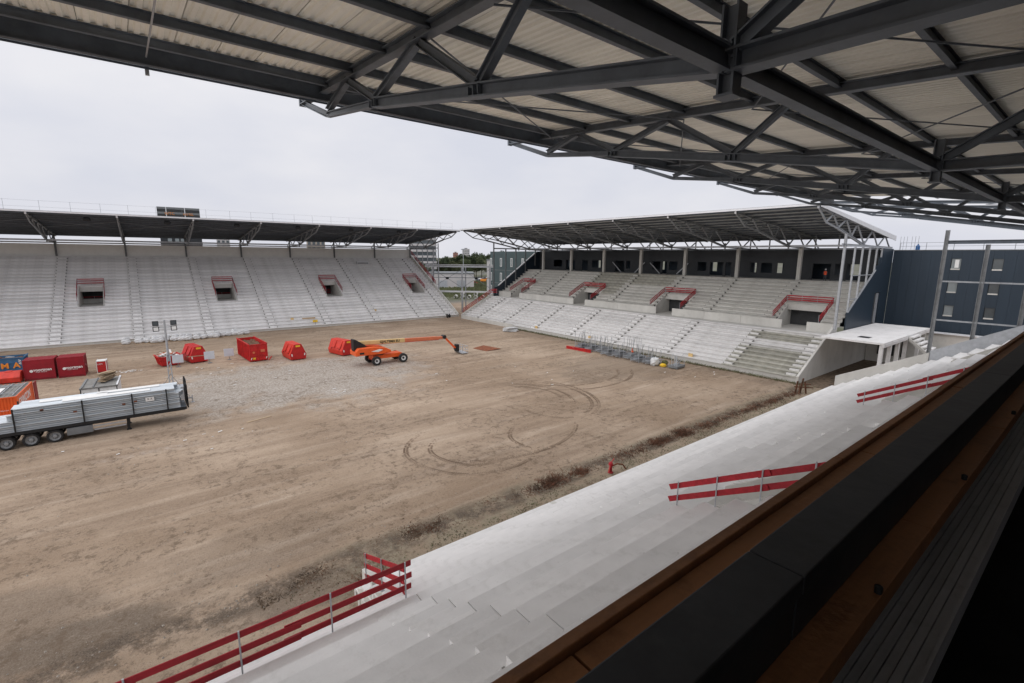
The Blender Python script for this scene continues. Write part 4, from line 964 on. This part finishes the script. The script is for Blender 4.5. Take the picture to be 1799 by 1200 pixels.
def open_bin(name, lab, x, y, w, L, h, mat, rz, fl=0., fillz=None, cat='container'):
    t = thing(name, lab, cat, (x, y, 0), rz); th = .06
    for sg in (0, 1):
        x0 = 0 if sg == 0 else w; dx = -fl if sg == 0 else fl
        MB().add([(x0, 0, .15), (x0, L, .15), (x0+dx, L, h), (x0+dx, 0, h), (x0+(th if sg == 0 else -th), 0, .15), (x0+(th if sg == 0 else -th), L, .15), (x0+dx+(th if sg == 0 else -th), L, h), (x0+dx+(th if sg == 0 else -th), 0, h)],
                 [(0, 1, 2, 3), (4, 5, 6, 7), (0, 1, 5, 4), (1, 2, 6, 5), (2, 3, 7, 6), (3, 0, 4, 7)]).build('side_wall', mat, t)
        k = .35
        while k < L-.2:
            MB().beam((x0+dx*.0+(-.05 if sg == 0 else .05), k, .2), (x0+dx+(-.05 if sg == 0 else .05), k, h-.05), .1, .09, up=(1, 0, 0)).build('rib', mat, t); k += .62
        MB().beam((x0+dx, 0, h+.03), (x0+dx, L, h+.03), .12, .1).build('top_rail', mat, t)
    MB().prism([(.062, .15), (w-.062, .15), (w+fl-.062, h), (-fl+.062, h)], .0, th, 'y').build('end_wall', mat, t); MB().prism([(.062, .15), (w-.062, .15), (w+fl-.062, h), (-fl+.062, h)], L-th, L, 'y').build('end_wall', mat, t)
    for z in (.3, h*.36, h*.66, h-.05): MB().beam((-fl*z/h-.01, -.04, z), (w+fl*z/h+.01, -.04, z), .07, .1).build('cross_rib', mat, t)
    for x_ in (.06, w-.06, w/2): MB().beam((x_, -.045, .2), (x_, -.045, h), .08, .09, up=(0, 1, 0)).build('cross_rib', mat, t)
    box('floor', mat, t, (.0, w, .0, L, .1, .16))
    for x_ in (.4, w-.4): MB().beam((x_, .0, .06), (x_, L, .06), .14, .12).build('skid', 'black', t)
    if fillz:
        f = MB(); N = 10; rnd = random.Random(int(x*7))
        for i in range(N+1):
            for j in range(N+1):
                f.v.append((-fl*.8+.08+(w+1.6*fl-.16)*i/N, .08+(L-.16)*j/N, fillz+rnd.uniform(-.12, .16)+.1*math.sin(i*1.3)*math.sin(j)))
        f.f = [(i*(N+1)+j, (i+1)*(N+1)+j, (i+1)*(N+1)+j+1, i*(N+1)+j+1) for i in range(N) for j in range(N)]
        f.build('soil_fill', 'soil_fill', t)
    return t
bigc = open_bin('rolloff_container', 'tall open red roll-off container filled with brown earth', 12.1, 74.7, 2.35, 7.2, 2.5, 'red_paint', R(3), 0, 2.05)
box('sticker', 'yellow', bigc, (.42, .75, -.10, -.085, .35, .62)); box('sticker', 'orange_old', bigc, (1.45, 2.0, -.10, -.085, 1.35, 1.7)); MB().lathe([(0, .16), (.012, .16)], 14, 'y', (.55, -.10, 1.35)).build('emblem', 'orange_old', bigc)
for x_ in (.15, 2.1): MB().beam((x_, -.1, .35), (x_+.12, -.1, .62), .03, .1).build('reflector', 'white', bigc)
MB().beam((2.4, -.2, .08), (2.9, .1, .5), .12, .08).build('hook_bar', 'red_paint', bigc)
bs = open_bin('rolloff_container', 'blue open roll-off container with orange letters at the left edge', -17.8, 85.9, 6.1, 2.4, 1.85, 'blue_paint', R(-2), 0.06, 1.55)
lettering('M A', .95, 'letter_orange', bs, (4.85, -.11, .85), FACE_S, bold=.03, space=1.1)
for k in range(3): MB().beam((5.62, -.105, 1.55-k*.22), (5.85, -.105, 1.42-k*.22), .012, .09).build('warning_stripe', 'letter_white', bs)
for k in range(4): MB().box(-.8, .8, -.15, .15, 0, .05).build('scrap_sheet', ('rust', 'white')[k == 3], bs, (1.4+k*1.1, 1.2, 1.78)).rotation_euler = (.1, .1, k*.7)
lo = thing('low_skip', 'low orange closed skip at the left edge before the dark red pair', 'skip', (-17.2, 78.6, 0), R(-4))
MB().prism([(0, .1), (2.0, .1), (2.15, .7), (1.5, 1.25), (.5, 1.25), (-.12, .7)], 0, 6.0, 'x').build('body', 'red_orange', lo, bevel=.04); box('sticker', 'yellow', lo, (3.4, 4.3, -.14, -.12, .45, .75)); 
for k in range(3): MB().beam((.9+k*2, .55, 1.28), (.9+k*2, 1.45, 1.28), .5, .05).build('lid', 'red_orange', lo)
ds = open_bin('chain_skip', 'small red skip heaped with broken white boards beside the light mast', 2.2, 78.3, 2.0, 2.4, 1.35, 'red_paint', R(10), .32, 1.1, 'skip')
rnd = random.Random(5)
for k in range(26):
    b = MB().box(-rnd.uniform(.3, .8), rnd.uniform(.3, .8), -.12, .12, -.02, .02).build('broken_board', ('white', 'white', 'wood', 'orange_old')[k % 4], ds, (1+rnd.uniform(-.9, .9), 1.2+rnd.uniform(-.8, .8), 1.25+rnd.uniform(0, .4)))
    b.rotation_euler = (rnd.uniform(-.5, .5), rnd.uniform(-.5, .5), rnd.uniform(0, 3.1))
sm = thing('tool_box', 'small red box in a white frame right of the container pair', 'box', (-4.45, 78.9, 0), R(-4))
box('body', 'red_paint', sm, (.05, .95, .05, 1.25, .12, 1.45)); box('lid', 'white', sm, (0, 1.0, 0, 1.3, 1.46, 1.55))
for x in (0, .94):
    for y in (0, 1.24): box('post', 'white', sm, (x, x+.06, y, y+.06, 0, 1.62))
lettering('LKM', .26, 'letter_white', sm, (.36, .035, 1.12), FACE_S)
# ---- notice boards on posts
for x, y, lb in ((10.1, 78.4, 'blank pale notice board on a post left of the big red container'), (7.6, 77.6, 'pale notice board on a bar in front of the red closed skip'), (3.95, 77.3, 'pale notice board hanging before the heaped skip')):
    t = thing('notice_board', lb, 'sign', (x, y, 0)); MB().tube((0, .03, 0), (0, .03, 1.7), .035, 6).box(-.25, .25, -.2, .25, 0, .05).build('post', 'steel_mid', t); box('board', 'grey_board', t, (-.62, .62, -.03, .0, .55, 1.65), .01)
MB().beam((5.0, 77.7, .0), (8.3, 77.6, 0), .06, .09).build('barrier_bar', 'wood').location = (0, 0, 1.15)
bb = bpy.data.objects['barrier_bar']; tag(bb, 'thin pale bar across the front of the red closed skip', 'bar'); bb.data.transform(Matrix.Translation((0, 0, 0)))

# ---- boom lift
bl = thing('boom_lift', 'orange telescopic boom lift with lettered boom and basket lowered to the ground', 'boom lift', (27.6, 63.8, 0), R(-1))
wl = bpy.data.objects.new('wheel', None); col.objects.link(wl); wl.parent = bl
MB().lathe([(-.24, .34), (-.24, .55), (-.17, .64), (.17, .64), (.24, .55), (.24, .34)], 26, 'y', cap=False).build('tyre', 'tyre', wl)
MB().lathe([(-.20, .345), (-.14, .33), (-.12, .14)], 20, 'y', cap=False).build('rim', 'white', wl); MB().lathe([(-.26, .02), (-.25, .12), (-.11, .15)], 14, 'y', cap=False).build('hub', 'black', wl)
for i, (x, y) in enumerate(((-1.95, -1.3), (2.0, -1.3), (-1.95, 1.3), (2.0, 1.3))):
    o = wl if i == 0 else copy_tree(wl, bl); o.location = (x, y, .64); o.rotation_euler = (0, 0, math.pi if y > 0 else R(-8) if x > 0 else 0)
MB().prism([(-2.3, .75), (2.3, .75), (2.4, 1.0), (2.0, 1.35), (-2.2, 1.35)], -.75, .75, 'y').build('chassis', 'orange', bl, bevel=.05)
for x in (-1.95, 2.0): MB().beam((x, -1.2, .66), (x, 1.2, .66), .3, .3).build('axle', 'red_orange', bl)
MB().lathe([(1.3, .9), (1.5, .9)], 20, 'z', (-1.2, 0, 0)).build('turntable', 'black', bl)
MB().prism([(-4.6, 1.55), (-4.65, 2.2), (-4.3, 2.55), (-2.2, 2.6), (-.6, 2.4), (.3, 1.95), (.25, 1.6), (-1.2, 1.48)], -1.22, -.45, 'y').build('engine_cover', 'orange', bl, bevel=.08)
MB().prism([(-4.6, 1.55), (-4.65, 2.2), (-4.3, 2.55), (-2.2, 2.6), (-.6, 2.4), (.3, 1.95), (.25, 1.6), (-1.2, 1.48)], .45, 1.22, 'y').build('engine_cover', 'orange', bl, bevel=.08)
MB().prism([(-4.7, 1.5), (-4.75, 2.1), (-4.2, 2.1), (-4.2, 1.5)], -1.15, 1.15, 'y').build('counterweight', 'orange', bl, bevel=.06)
box('control_panel', 'black', bl, (-4.2, -3.6, -1.25, -1.21, 1.75, 2.0)); MB().prism([(-2.6, 2.0), (-1.4, 2.25), (-.9, 2.1), (-1.6, 1.85)], -1.25, -1.222, 'y').build('decal', 'white', bl)
MB().prism([(-4.75, 2.2), (-4.75, 3.75), (-4.4, 3.7), (-3.2, 2.9), (-2.7, 2.35)], -.5, .5, 'y').build('boom_bracket', 'black', bl)
bd = Vector((9.0, -.3, 2.75)); ba = Vector((-4.1, 0, 3.15))
A_ = (bd-ba).normalized()
MB().beam(ba, ba+A_*6.9, .46, .54).build('boom_base', 'cream', bl, bevel=.03); MB().beam(ba+A_*6.9, ba+A_*12.0, .4, .47).build('boom_middle', 'orange_old', bl, bevel=.03); MB().beam(ba+A_*12, bd, .34, .4).build('boom_tip', 'orange_old', bl, bevel=.03)
MB().beam(ba+A_*.5-Vector((0, 0, .31)), ba+A_*12.4-Vector((0, 0, .25)), .3, .07).build('boom_underside', 'red_orange', bl)
lettering('GJALTEMA EU', .48, 'letter_black', bl, tuple(ba+A_*4.6+Vector((0, -.245, 0))), (R(90), R(1.8), R(-1.2)), bold=.012)
MB().lathe([(-.35, .3), (.35, .3)], 12, 'y', tuple(bd+Vector((.2, 0, .1)))).build('boom_joint', 'black', bl)
je = bd+Vector((2.2, -.2, -1.95))
for dy in (-.14, .14): MB().beam(bd+Vector((.35, dy, 0)), je+Vector((0, dy, 0)), .1, .22).build('jib', 'orange', bl)
MB().lathe([(-.3, .24), (.3, .24)], 12, 'y', tuple(je)).build('jib_joint', 'black', bl); box('basket_mount', 'black', bl, (je.x-.05, je.x+.4, je.y-.35, je.y+.35, .35, 1.5))
bk = Vector((je.x+.5, je.y, .12)); MB().prism([(bk.x, .12), (bk.x+1.0, .12), (bk.x+1.0, .24), (bk.x, .24)], bk.y-1.15, bk.y+1.15, 'y').build('basket_floor', 'galv', bl)
for z in (.7, 1.25):
    for p, q in (((0, -1.15), (1, -1.15)), ((0, 1.15), (1, 1.15)), ((0, -1.15), (0, 1.15)), ((1, -1.15), (1, 1.15))): MB().tube((bk.x+p[0], bk.y+p[1], z), (bk.x+q[0], bk.y+q[1], z), .03, 6).build('basket_rail', 'galv', bl)
for x in (0, 1):
    for y in (-1.15, -.4, .4, 1.15): MB().tube((bk.x+x, bk.y+y, .2), (bk.x+x, bk.y+y, 1.25), .03, 6).build('basket_post', 'galv', bl)

# ---- plates, bundles, scaffold
rp_ = MB().add([(43.4, 65.2, .02), (46.2, 66.2, .03), (46.7, 62.0, .05), (43.7, 61.8, .02), (43.4, 65.2, .07), (46.2, 66.2, .10), (46.7, 62.0, .12), (43.7, 61.8, .07)], [(0, 1, 2, 3), (4, 5, 6, 7), (0, 1, 5, 4), (1, 2, 6, 5), (2, 3, 7, 6), (3, 0, 4, 7)])
tag(rp_.build('steel_plate', 'rust', bevel=.02), 'rusty flat steel plate lying on the sand right of the lift basket', 'plate')
lump = []
for sd_ in range(4):
    rnd = random.Random(sd_); m = MB(); N = 8
    for i in range(N+1):
        for j in range(12):
            a = j/12*6.283; ph = (i/N-.5)*math.pi; k = 1+rnd.uniform(-.12, .12)
            sx = abs(math.cos(ph))**.5; cx, cy = math.cos(a), math.sin(a); q = max(abs(cx), abs(cy))**.6
            m.v.append((.62*cx/q*sx*k, .46*cy/q*sx*k, .34+.34*math.sin(ph)*k))
    m.f = [(i*12+j, i*12+(j+1) % 12, (i+1)*12+(j+1) % 12, (i+1)*12+j) for i in range(N) for j in range(12)]
    lump.append(m.mesh('bag_body', 'white_bag', False))
bm_ = MB(); [bm_.box(-.55, .55, y-.06, y+.06, 0, .1) for y in (-.35, 0, .35)]; bm_ = bm_.mesh('pallet', 'wood')
ordw = 'first second third fourth fifth sixth seventh eighth ninth tenth eleventh twelfth thirteenth fourteenth fifteenth sixteenth seventeenth eighteenth'.split()
rnd = random.Random(3)
xs_ = [-1.6, 0.1, 1.2, 2.2, 2.9, 3.8, 5.0, 6.0, 7.0, 8.2, 9.2, 10.3, 11.2, 12.3, 13.2, 14.2, 15.2, 16.3]
for i, x in enumerate(xs_):
    t = thing('wrapped_bundle', f'white wrapped bundle in the row before the left stand, {ordw[i]} from the left', 'bundle', (x, 100.0+rnd.uniform(-.6, .6)+abs(i-8)*.2, 0), rnd.uniform(-.3, .3), 'white bundles before the left stand')
    inst('bag_body', lump[i % 4], t, (0, 0, .12)).scale = (1, 1, 1.15); inst('pallet', bm_, t)
    if 2 < i < 10 or i % 3 == 0: o = inst('bag_body', lump[(i+1) % 4], t, (.15, .2, .7), (0, 0, .5)); o.scale = (.8, .8, .8)
pw = thing('sheet_pile', 'pile of white sheets by the foot of the end stand', 'pile', (59.9, 76.2, 0), R(-20))
for k in range(5): MB().box(-1.4, 1.4, -.7, .7, 0, .12).build('sheet', 'white_bag', pw, (rnd.uniform(-.3, .3), rnd.uniform(-.2, .2), .1+k*.15)).rotation_euler = (0, rnd.uniform(-.03, .03), rnd.uniform(-.4, .4))
tag(MB().ibeam((56.2, 56.3, .22), (56.6, 51.2, .22), .42, .42, .05).build('red_beam', 'red_paint'), 'bright red steel beam lying before the scaffold racks', 'beam')
ordn = ('first', 'second', 'third', 'fourth', 'fifth', 'sixth', 'seventh', 'eighth')
for k in range(8):
    y = 54.2-k*1.95; x = 57.9+(k % 3)*.35-.2*k*.3
    t = thing('scaffold_rack', f'galvanised rack of scaffold tubes by the end stand, {ordn[k]} from the red beam', 'rack', (x, y, 0), R(-6))
    hp = (3.0, 2.5, 2.6, 1.7, 1.8, 3.2, 2.4, 1.9)[k]
    for px in (-1.0, 1.0):
        for py in (-.75, .75): MB().tube((px, py, 0), (px, py, hp), .035, 6).build('post', 'galv', t)
    for z in (.15, .6, 1.0): MB().beam((-1, -.75, z), (1, -.75, z), .06, .06).beam((-1, .75, z), (1, .75, z), .06, .06).build('rail', 'galv', t)
    for j in range(9): MB().tube((-1.5+rnd.uniform(-.3, .3), -.6+(j % 5)*.28, .26+(j//5)*.28+rnd.uniform(0, .08)), (1.4+rnd.uniform(-.3, .4), -.6+(j % 5)*.28, .26+(j//5)*.28), .05, 6).build('tube', 'galv', t)
    for j in range(5): MB().tube((-.8+j*.4, rnd.uniform(-.6, .6), .7), (-.8+j*.4, rnd.uniform(-.6, .6), hp-.1+rnd.uniform(0, .5)), .028, 5).build('tube', 'steel_mid', t)
    box('crate', 'steel_mid', t, (-.7, .6, -.5, .5, .62, .95))
t = thing('orange_cone', 'small orange marker standing in the scaffold racks', 'marker', (58.4, 44.5, 1.0)); MB().lathe([(0, .22), (.05, .22), (.06, .15), (.6, .04)], 10, 'z').build('cone_body', 'orange', t); box('cone_foot', 'black', t, (-.25, .25, -.25, .25, -.03, 0))
t = thing('white_sack', 'white builders sack at the near end of the scaffold racks', 'sack', (57.2, 39.6, 0)); o = inst('bag_body', lump[0], t); o.scale = (1.1, 1.2, 1.6); MB().tube((-.2, 0, 1.0), (.2, 0, 1.2), .06, 6).build('sack_handle', 'white_bag', t)
t = thing('tarpaulin_heap', 'small yellow and green tarpaulin heap beside the white sack', 'tarpaulin', (57.3, 38.3, 0)); o = inst('yellow_fold', lump[1].copy(), t); o.data.materials.clear(); o.data.materials.append(M['yellow']); o.scale = (.5, .9, .7); o = inst('green_fold', lump[2].copy(), t, (.5, .1, .25)); o.data.materials.clear(); o.data.materials.append(M['weed_green']); o.scale = (.5, .9, .9)
t = thing('tube_cradle', 'cradle of loose slanting scaffold tubes at the near end of the racks', 'rack', (58.4, 36.9, 0), R(5))
box('cradle_base', 'steel_mid', t, (-1.1, 1.1, -.7, .7, .12, .4))
for j in range(12): MB().tube((rnd.uniform(-.8, .8), rnd.uniform(-.5, .5), .4), (rnd.uniform(-1.2, 1.2), rnd.uniform(-1.0, 1.0), 1.5+rnd.uniform(0, .5)), .03, 5).build('tube', 'galv', t)
for x in (-1, 1):
    for y in (-.6, .6): MB().tube((x, y, 0), (x, y, .9), .04, 6).build('post', 'galv', t)
# rusty anchor frame near the end wall, red pump by the near stand, wheeled trolley, roller
t = thing('rusty_frame', 'rusty upright steel frame standing before the white end wall', 'frame', (58.5, 21.0, 0), R(-40)); t.scale = (1.5, 1.5, 1.1)
for p, q in (((-.4, 0, 0), (-.3, 0, 1.3)), ((.0, .1, 0), (.1, 0, 1.6)), ((.4, 0, 0), (.3, .1, 1.2)), ((-.5, 0, .7), (.9, 0, .6)), ((-.3, -.3, .0), (.0, .2, 1.0)), ((.2, 0, 1.0), (.8, .2, .9))): MB().beam(p, q, .08, .1).build('bar', 'weed', t)
t = thing('red_pump', 'red hand pump with dark hose at the edge of the near stand', 'pump', (25.3, 20.6, 0)); t.scale = (.85, .85, .8)
MB().lathe([(0, .22), (.1, .22), (.15, .12), (.7, .12), (.75, .2), (.95, .16), (1.05, .05)], 14, 'z').build('pump_body', 'red_board', t); MB().beam((0, 0, .9), (-.35, -.1, .2), .08, .12).beam((0, 0, .95), (.5, .1, 1.15), .05, .07).build('pump_handle', 'red_paint', t)
for a, b in (((.15, 0, .6), (.7, -.1, .7)), ((.7, -.1, .7), (1.3, -.2, .5)), ((1.3, -.2, .5), (1.6, -.3, .05))): MB().tube(a, b, .06, 8).build('hose', 'rust', t)
t = thing('wheeled_trolley', 'grey wheeled trolleys of folded scaffold parts in the corner of the pitch', 'trolley', (64.2, 98.6, 0), R(-50))
for k in range(3):
    x = k*1.3
    for p, q in (((x-.5, 0, .3), (x+.5, 0, .3)), ((x-.5, 0, .3), (x-.3, .1, 1.2)), ((x+.5, 0, .3), (x+.4, .1, 1.0)), ((x-.4, 0, .7), (x+.5, .1, .9)), ((x, -.4, .3), (x, .5, .8))): MB().tube(p, q, .05, 6).build('tube', 'steel_mid', t)
    for xx in (x-.5, x+.5): MB().lathe([(-.05, .28), (.05, .28), (.05, .2), (-.05, .2), (-.05, .28)], 14, 'y', (xx, 0, .29), cap=False).build('wheel', 'black', t)
t = thing('cable_drum', 'small dark cable drum at the foot of the left stand corner', 'drum', (60.8, 102.2, 0)); MB().lathe([(-.35, .5), (-.28, .5), (-.28, .25), (.28, .25), (.28, .5), (.35, .5)], 16, 'x', (0, 0, .5)).build('drum_body', 'black', t); MB().lathe([(-.36, .08), (.36, .08)], 8, 'x', (0, 0, .5)).build('axle', 'wood', t)
# on the left stand: board box, yellow sign, white unit; on the near stand: dark block
p = W_opp(29-OX, 2.2, .5+RI*2); t = thing('board_stack', 'brown and white boards lying on the lower rows of the left stand', 'boards', p, R(-4)); box('board', 'wood', t, (-1.3, 1.2, -.3, .35, 0, .35)); box('top_board', 'white', t, (-1.35, 1.25, -.33, .4, .352, .45)); 
p = W_opp(29.8-OX, .6, .5); t = thing('yellow_sign', 'small yellow sign on a post before the left stand', 'sign', p, 0); MB().tube((0, 0, -.5), (0, 0, .9), .03, 6).build('post', 'steel_mid', t); box('board', 'yellow', t, (-.5, .5, -.02, .02, .5, 1.0))
for i, (x, d_) in enumerate(((25.7, 2.4), (44.3, 4.0))):
    p = W_opp(x-OX, d_, .5+RI*int(d_/TR)); o = MB().box(-.3, .3, -.02, .02, .0, .42).box(-.28, .28, -.1, .2, 0, .02).build('yellow_notice', 'cream', loc=p); tag(o, ('pale yellow notice low on the left stand beside the board stack', 'pale yellow notice low on the left stand near its right end')[i], 'notice')
p = W_opp(48.6-OX, 22.8, .5+RI*22); t = thing('ventilation_unit', 'long white ventilation unit on the top rows of the left stand', 'unit', p, OA); box('casing', 'trim_white', t, (-1.6, 1.6, -.3, .3, .1, .75), .03); box('grille', 'steel_mid', t, (-1.4, 1.4, -.33, -.301, .2, .45))
o = MB().prism([(-.25, 0), (.22, 0), (.3, .22), (-.12, .3)], -.16, .16, 'y').build('rubber_block', 'black', loc=(16.45, 13.1, z0n+RI*5+.0), bevel=.02); o.rotation_euler = (0, 0, .5); tag(o, 'small dark rubber block lying on the near terrace', 'block')
for i, (y, s_) in enumerate(((72.5, 1), (38.0, 1), (58, .8))):
    o = MB().box(-.02, .02, -.35*s_, .35*s_, .0, .5*s_).box(.02, .25, -.3*s_, .3*s_, 0, .03).build('yellow_notice', 'cream', loc=(63.6, y, zl)); tag(o, ('pale yellow notice on the lowest row of the end stand, farthest one', 'pale yellow notice on the lowest row of the end stand, nearest one', 'pale yellow notice on the lowest row of the end stand, middle one')[i], 'notice')

# worker with an orange vest on the concourse of the end stand
pe = thing('person', 'person in an orange vest standing on the upper concourse of the end stand', 'person', (85.6, 29.2, ztop), R(-90))
vv = [(0, 0, .95), (0, 0, 1.2), (0, 0, 1.45), (0, 0, 1.58), (0, 0, 1.74), (-.1, 0, .9), (-.12, .02, .48), (-.12, 0, .06), (-.12, -.14, .03), (.1, 0, .9), (.13, -.02, .48), (.14, .02, .06), (.14, -.12, .03), (-.21, 0, 1.42), (-.27, -.03, 1.14), (-.24, -.16, .92), (.21, 0, 1.42), (.28, .02, 1.14), (.27, -.1, .9)]
ee = [(0, 1), (1, 2), (2, 3), (3, 4), (0, 5), (5, 6), (6, 7), (7, 8), (0, 9), (9, 10), (10, 11), (11, 12), (2, 13), (13, 14), (14, 15), (2, 16), (16, 17), (17, 18)]
rad = [.15, .15, .16, .06, .11, .1, .075, .05, .045, .1, .075, .05, .045, .075, .055, .04, .075, .055, .04]
bmh = bpy.data.meshes.new('body'); bmh.from_pydata(vv, ee, []); bmh.materials.append(M['car_dark']); bo = inst('body', bmh, pe)
sk = bo.modifiers.new('skin', 'SKIN'); bo.modifiers.new('sub', 'SUBSURF').levels = 1
for i, r_ in enumerate(rad): bmh.skin_vertices[0].data[i].radius = (r_, r_*.85)
bmh.skin_vertices[0].data[0].use_root = True
MB().lathe([(.92, .19), (1.2, .2), (1.42, .23), (1.52, .12)], 14, 'z').build('vest', 'vest', pe); MB().lathe([(1.70, .125), (1.78, .12), (1.86, .06)], 12, 'z').build('helmet', 'white', pe)

# ---- loose ground cover
rnd = random.Random(21)
trk = MB()
def track(cx, cy, r, a0, a1):
    n = int(abs(R(a1-a0))*r/.17)
    for k in range(n):
        a = R(a0)+(R(a1)-R(a0))*k/n; rr_ = r+.05*math.sin(a*5); 
        fade = min(1, k/(n*.22), (n-k)/(n*.22))
        for sg in (-1, 1):
            if rnd.random() > .2+.7*fade: continue
            c = Vector((cx+(rr_+sg*.11)*math.cos(a+sg*.01), cy+(rr_+sg*.11)*math.sin(a+sg*.01), .0)); d_ = Vector((math.cos(a+sg*.5), math.sin(a+sg*.5), 0))
            trk.beam(c-d_*.08+Vector((0, 0, .010)), c+d_*.08+Vector((0, 0, .010)), .05, .03+rnd.uniform(0, .03)*fade)
for args in ((20.3, 30.7, 5.2, 110, 320), (20.5, 30.5, 3.6, 120, 310), (24, 36, 9.5, 225, 320), (33, 34, 3.5, 150, 260), (44, 47, 9, 200, 320), (44, 47, 10.8, 200, 320), (31, 38.3, 8.6, -75, 55), (31, 38.3, 7.9, -70, 45), (30.5, 38.6, 6.6, -50, 70), (30.3, 38.6, 5.8, -40, 60), (27.5, 28.5, 4, 120, 200)): track(*args)
stuff(trk.build('tyre_tracks', 'track'), 'curved tyre tracks pressed into the sand in the middle of the pitch', 'tracks')
pb = MB()
for k in range(5200):
    u = rnd.random()
    if u < .45: x, y = rnd.gauss(13, 10), rnd.gauss(60, 9)
    elif u < .8: x, y = rnd.uniform(-20, 60), rnd.uniform(23, 104)
    else: x, y = rnd.uniform(-6, 58), rnd.gauss(22.5, 1.2)
    if not (-28 < x < 61 and 19.6 < y < 104): continue
    s_ = rnd.choice((.015, .02, .025, .03, .04, .06)); a = rnd.uniform(0, 3); c, d_ = math.cos(a)*s_, math.sin(a)*s_
    pb.add([(x-c, y-d_, 0), (x+d_, y-c, 0), (x+c, y+d_, 0), (x-d_, y+c, 0), (x, y, s_*.9)], [(0, 1, 4), (1, 2, 4), (2, 3, 4), (3, 0, 4)])
stuff(pb.build('gravel', 'pebble'), 'pale stones and crumbs strewn over the sand', 'gravel')
db = MB()
for cx, cy, n, sp in ((-1.2, 77.6, 26, .8), (16.6, 52.8, 6, 1.0), (2, 45.3, 6, 2.2), (57.5, 33, 4, 3), (12, 66, 10, 6), (43, 44, 4, 3), (6, 72, 8, 5), (-2, 62, 4, 5), (30, 50, 5, 9), (-4, 44, 4, 5)):
    for k in range(n):
        x, y = rnd.gauss(cx, sp), rnd.gauss(cy, sp*.5); l_ = rnd.uniform(.04, .2); a = rnd.uniform(-.4, .4); db.beam((x-l_*math.cos(a), y-l_*math.sin(a), .05), (x+l_*math.cos(a), y+l_*math.sin(a), .06+rnd.uniform(0, .05)), rnd.uniform(.03, .12), .03)
stuff(db.build('debris', 'white'), 'scattered white scraps and splinters on the sand', 'debris')
tag(MB().beam((7.0, 47.3, .04), (9.1, 47.9, .05), .16, .06).build('plank', 'wood'), 'single pale plank lying on the sand before the trailer', 'plank')
# dry weeds along the near stand, green weeds along the end stand
def weeds(name, mat, spots, lab, hmax):
    m = MB()
    for cx, cy, n, sx, sy, hs in spots:
        for k in range(n):
            x, y = rnd.gauss(cx, sx), rnd.gauss(cy, sy); 
            if y < 19.35 and x < 60: continue
            a = rnd.uniform(0, 6.28); h = hs*rnd.uniform(.35, 1)*hmax; lean = Vector((rnd.gauss(0, .75), rnd.gauss(0, .75), .8))*h; w_ = rnd.uniform(.006, .018)
            b = Vector((x, y, -.02)); s_ = Vector((math.cos(a)*w_, math.sin(a)*w_, 0))
            m.add([b-s_, b+s_, b+lean*.6+s_*1.2, b+lean*.6-s_*1.2, b+lean], [(0, 1, 2, 3), (3, 2, 4)])
            for j in range(5):
                q = b+lean*rnd.uniform(.25, 1.0); v = Vector((rnd.gauss(0, 1), rnd.gauss(0, 1), rnd.gauss(.2, .6))).normalized()*rnd.uniform(.03, .09)*(.5+hs*.6); o_ = v.orthogonal().normalized()*.018
                m.add([q-o_, q+o_, q+v], [(0, 1, 2)])
    stuff(m.build(name, mat), lab, 'weeds')
weeds('dry_weeds', 'weed', [(20.9, 21.9, 420, .65, .32, 1), (19.3, 22.0, 160, .6, .3, .6), (23.6, 21.9, 200, .45, .28, .75), (27.4, 22.2, 60, .6, .25, .5), (30.4, 21.9, 150, .5, .25, .6), (32.6, 21.9, 330, .55, .3, .9), (34.0, 21.8, 150, .5, .25, .6), (36.2, 21.9, 380, .55, .32, 1), (39.4, 21.7, 200, .6, .28, .7), (43.5, 21.6, 120, 1.2, .25, .5), (48, 21.6, 160, 1.0, .25, .6), (53, 21.5, 180, 1.6, .28, .7), (57, 21.4, 120, .8, .35, .8), (26, 22.0, 700, 3, .38, .38), (34, 21.8, 800, 4, .38, .42), (43, 21.7, 900, 4, .38, .48), (51, 21.6, 900, 4, .38, .48), (15, 22, 900, 2.2, .35, .3), (10, 22.3, 700, 2, .4, .25), (6.5, 21.2, 160, 1.0, .4, .25), (7.6, 20.2, 50, .5, .2, .8)], 'dry red brown weeds growing in a strip before the near stand', .55)
weeds('green_weeds', 'weed_green', [(62.4, y, 170, .22, 1.4, .8) for y in range(24, 80, 3)]+[(28+k*5, 20.6, 130, 1.6, .35, .35) for k in range(6)]+[(12+k*3, 20.6, 130, 1.4, .4, .3) for k in range(4)]+[(5+k*2, 20.8, 60, .8, .4, .2) for k in range(3)], 'low green weeds along the feet of the stands', .6)
# dark turned soil ridge
m = MB(); 
for k in range(5200):
    x = rnd.uniform(3.0, 21); y = 22.2+.25*math.sin(x*.6)+rnd.gauss(0, .32)-max(0, 6-x)*.35; s_ = rnd.uniform(.02, .09); a = rnd.uniform(0, 3); c, d_ = math.cos(a)*s_, math.sin(a)*s_
    if y < 19.4: continue
    m.add([(x-c, y-d_, -.02), (x+d_, y-c, -.02), (x+c, y+d_, -.02), (x-d_, y+c, -.02), (x+rnd.uniform(-.02, .02), y, s_*.75)], [(0, 1, 4), (1, 2, 4), (2, 3, 4), (3, 0, 4)])
stuff(m.build('soil_clods', 'soil'), 'dark clods of turned soil along the near stand', 'soil')
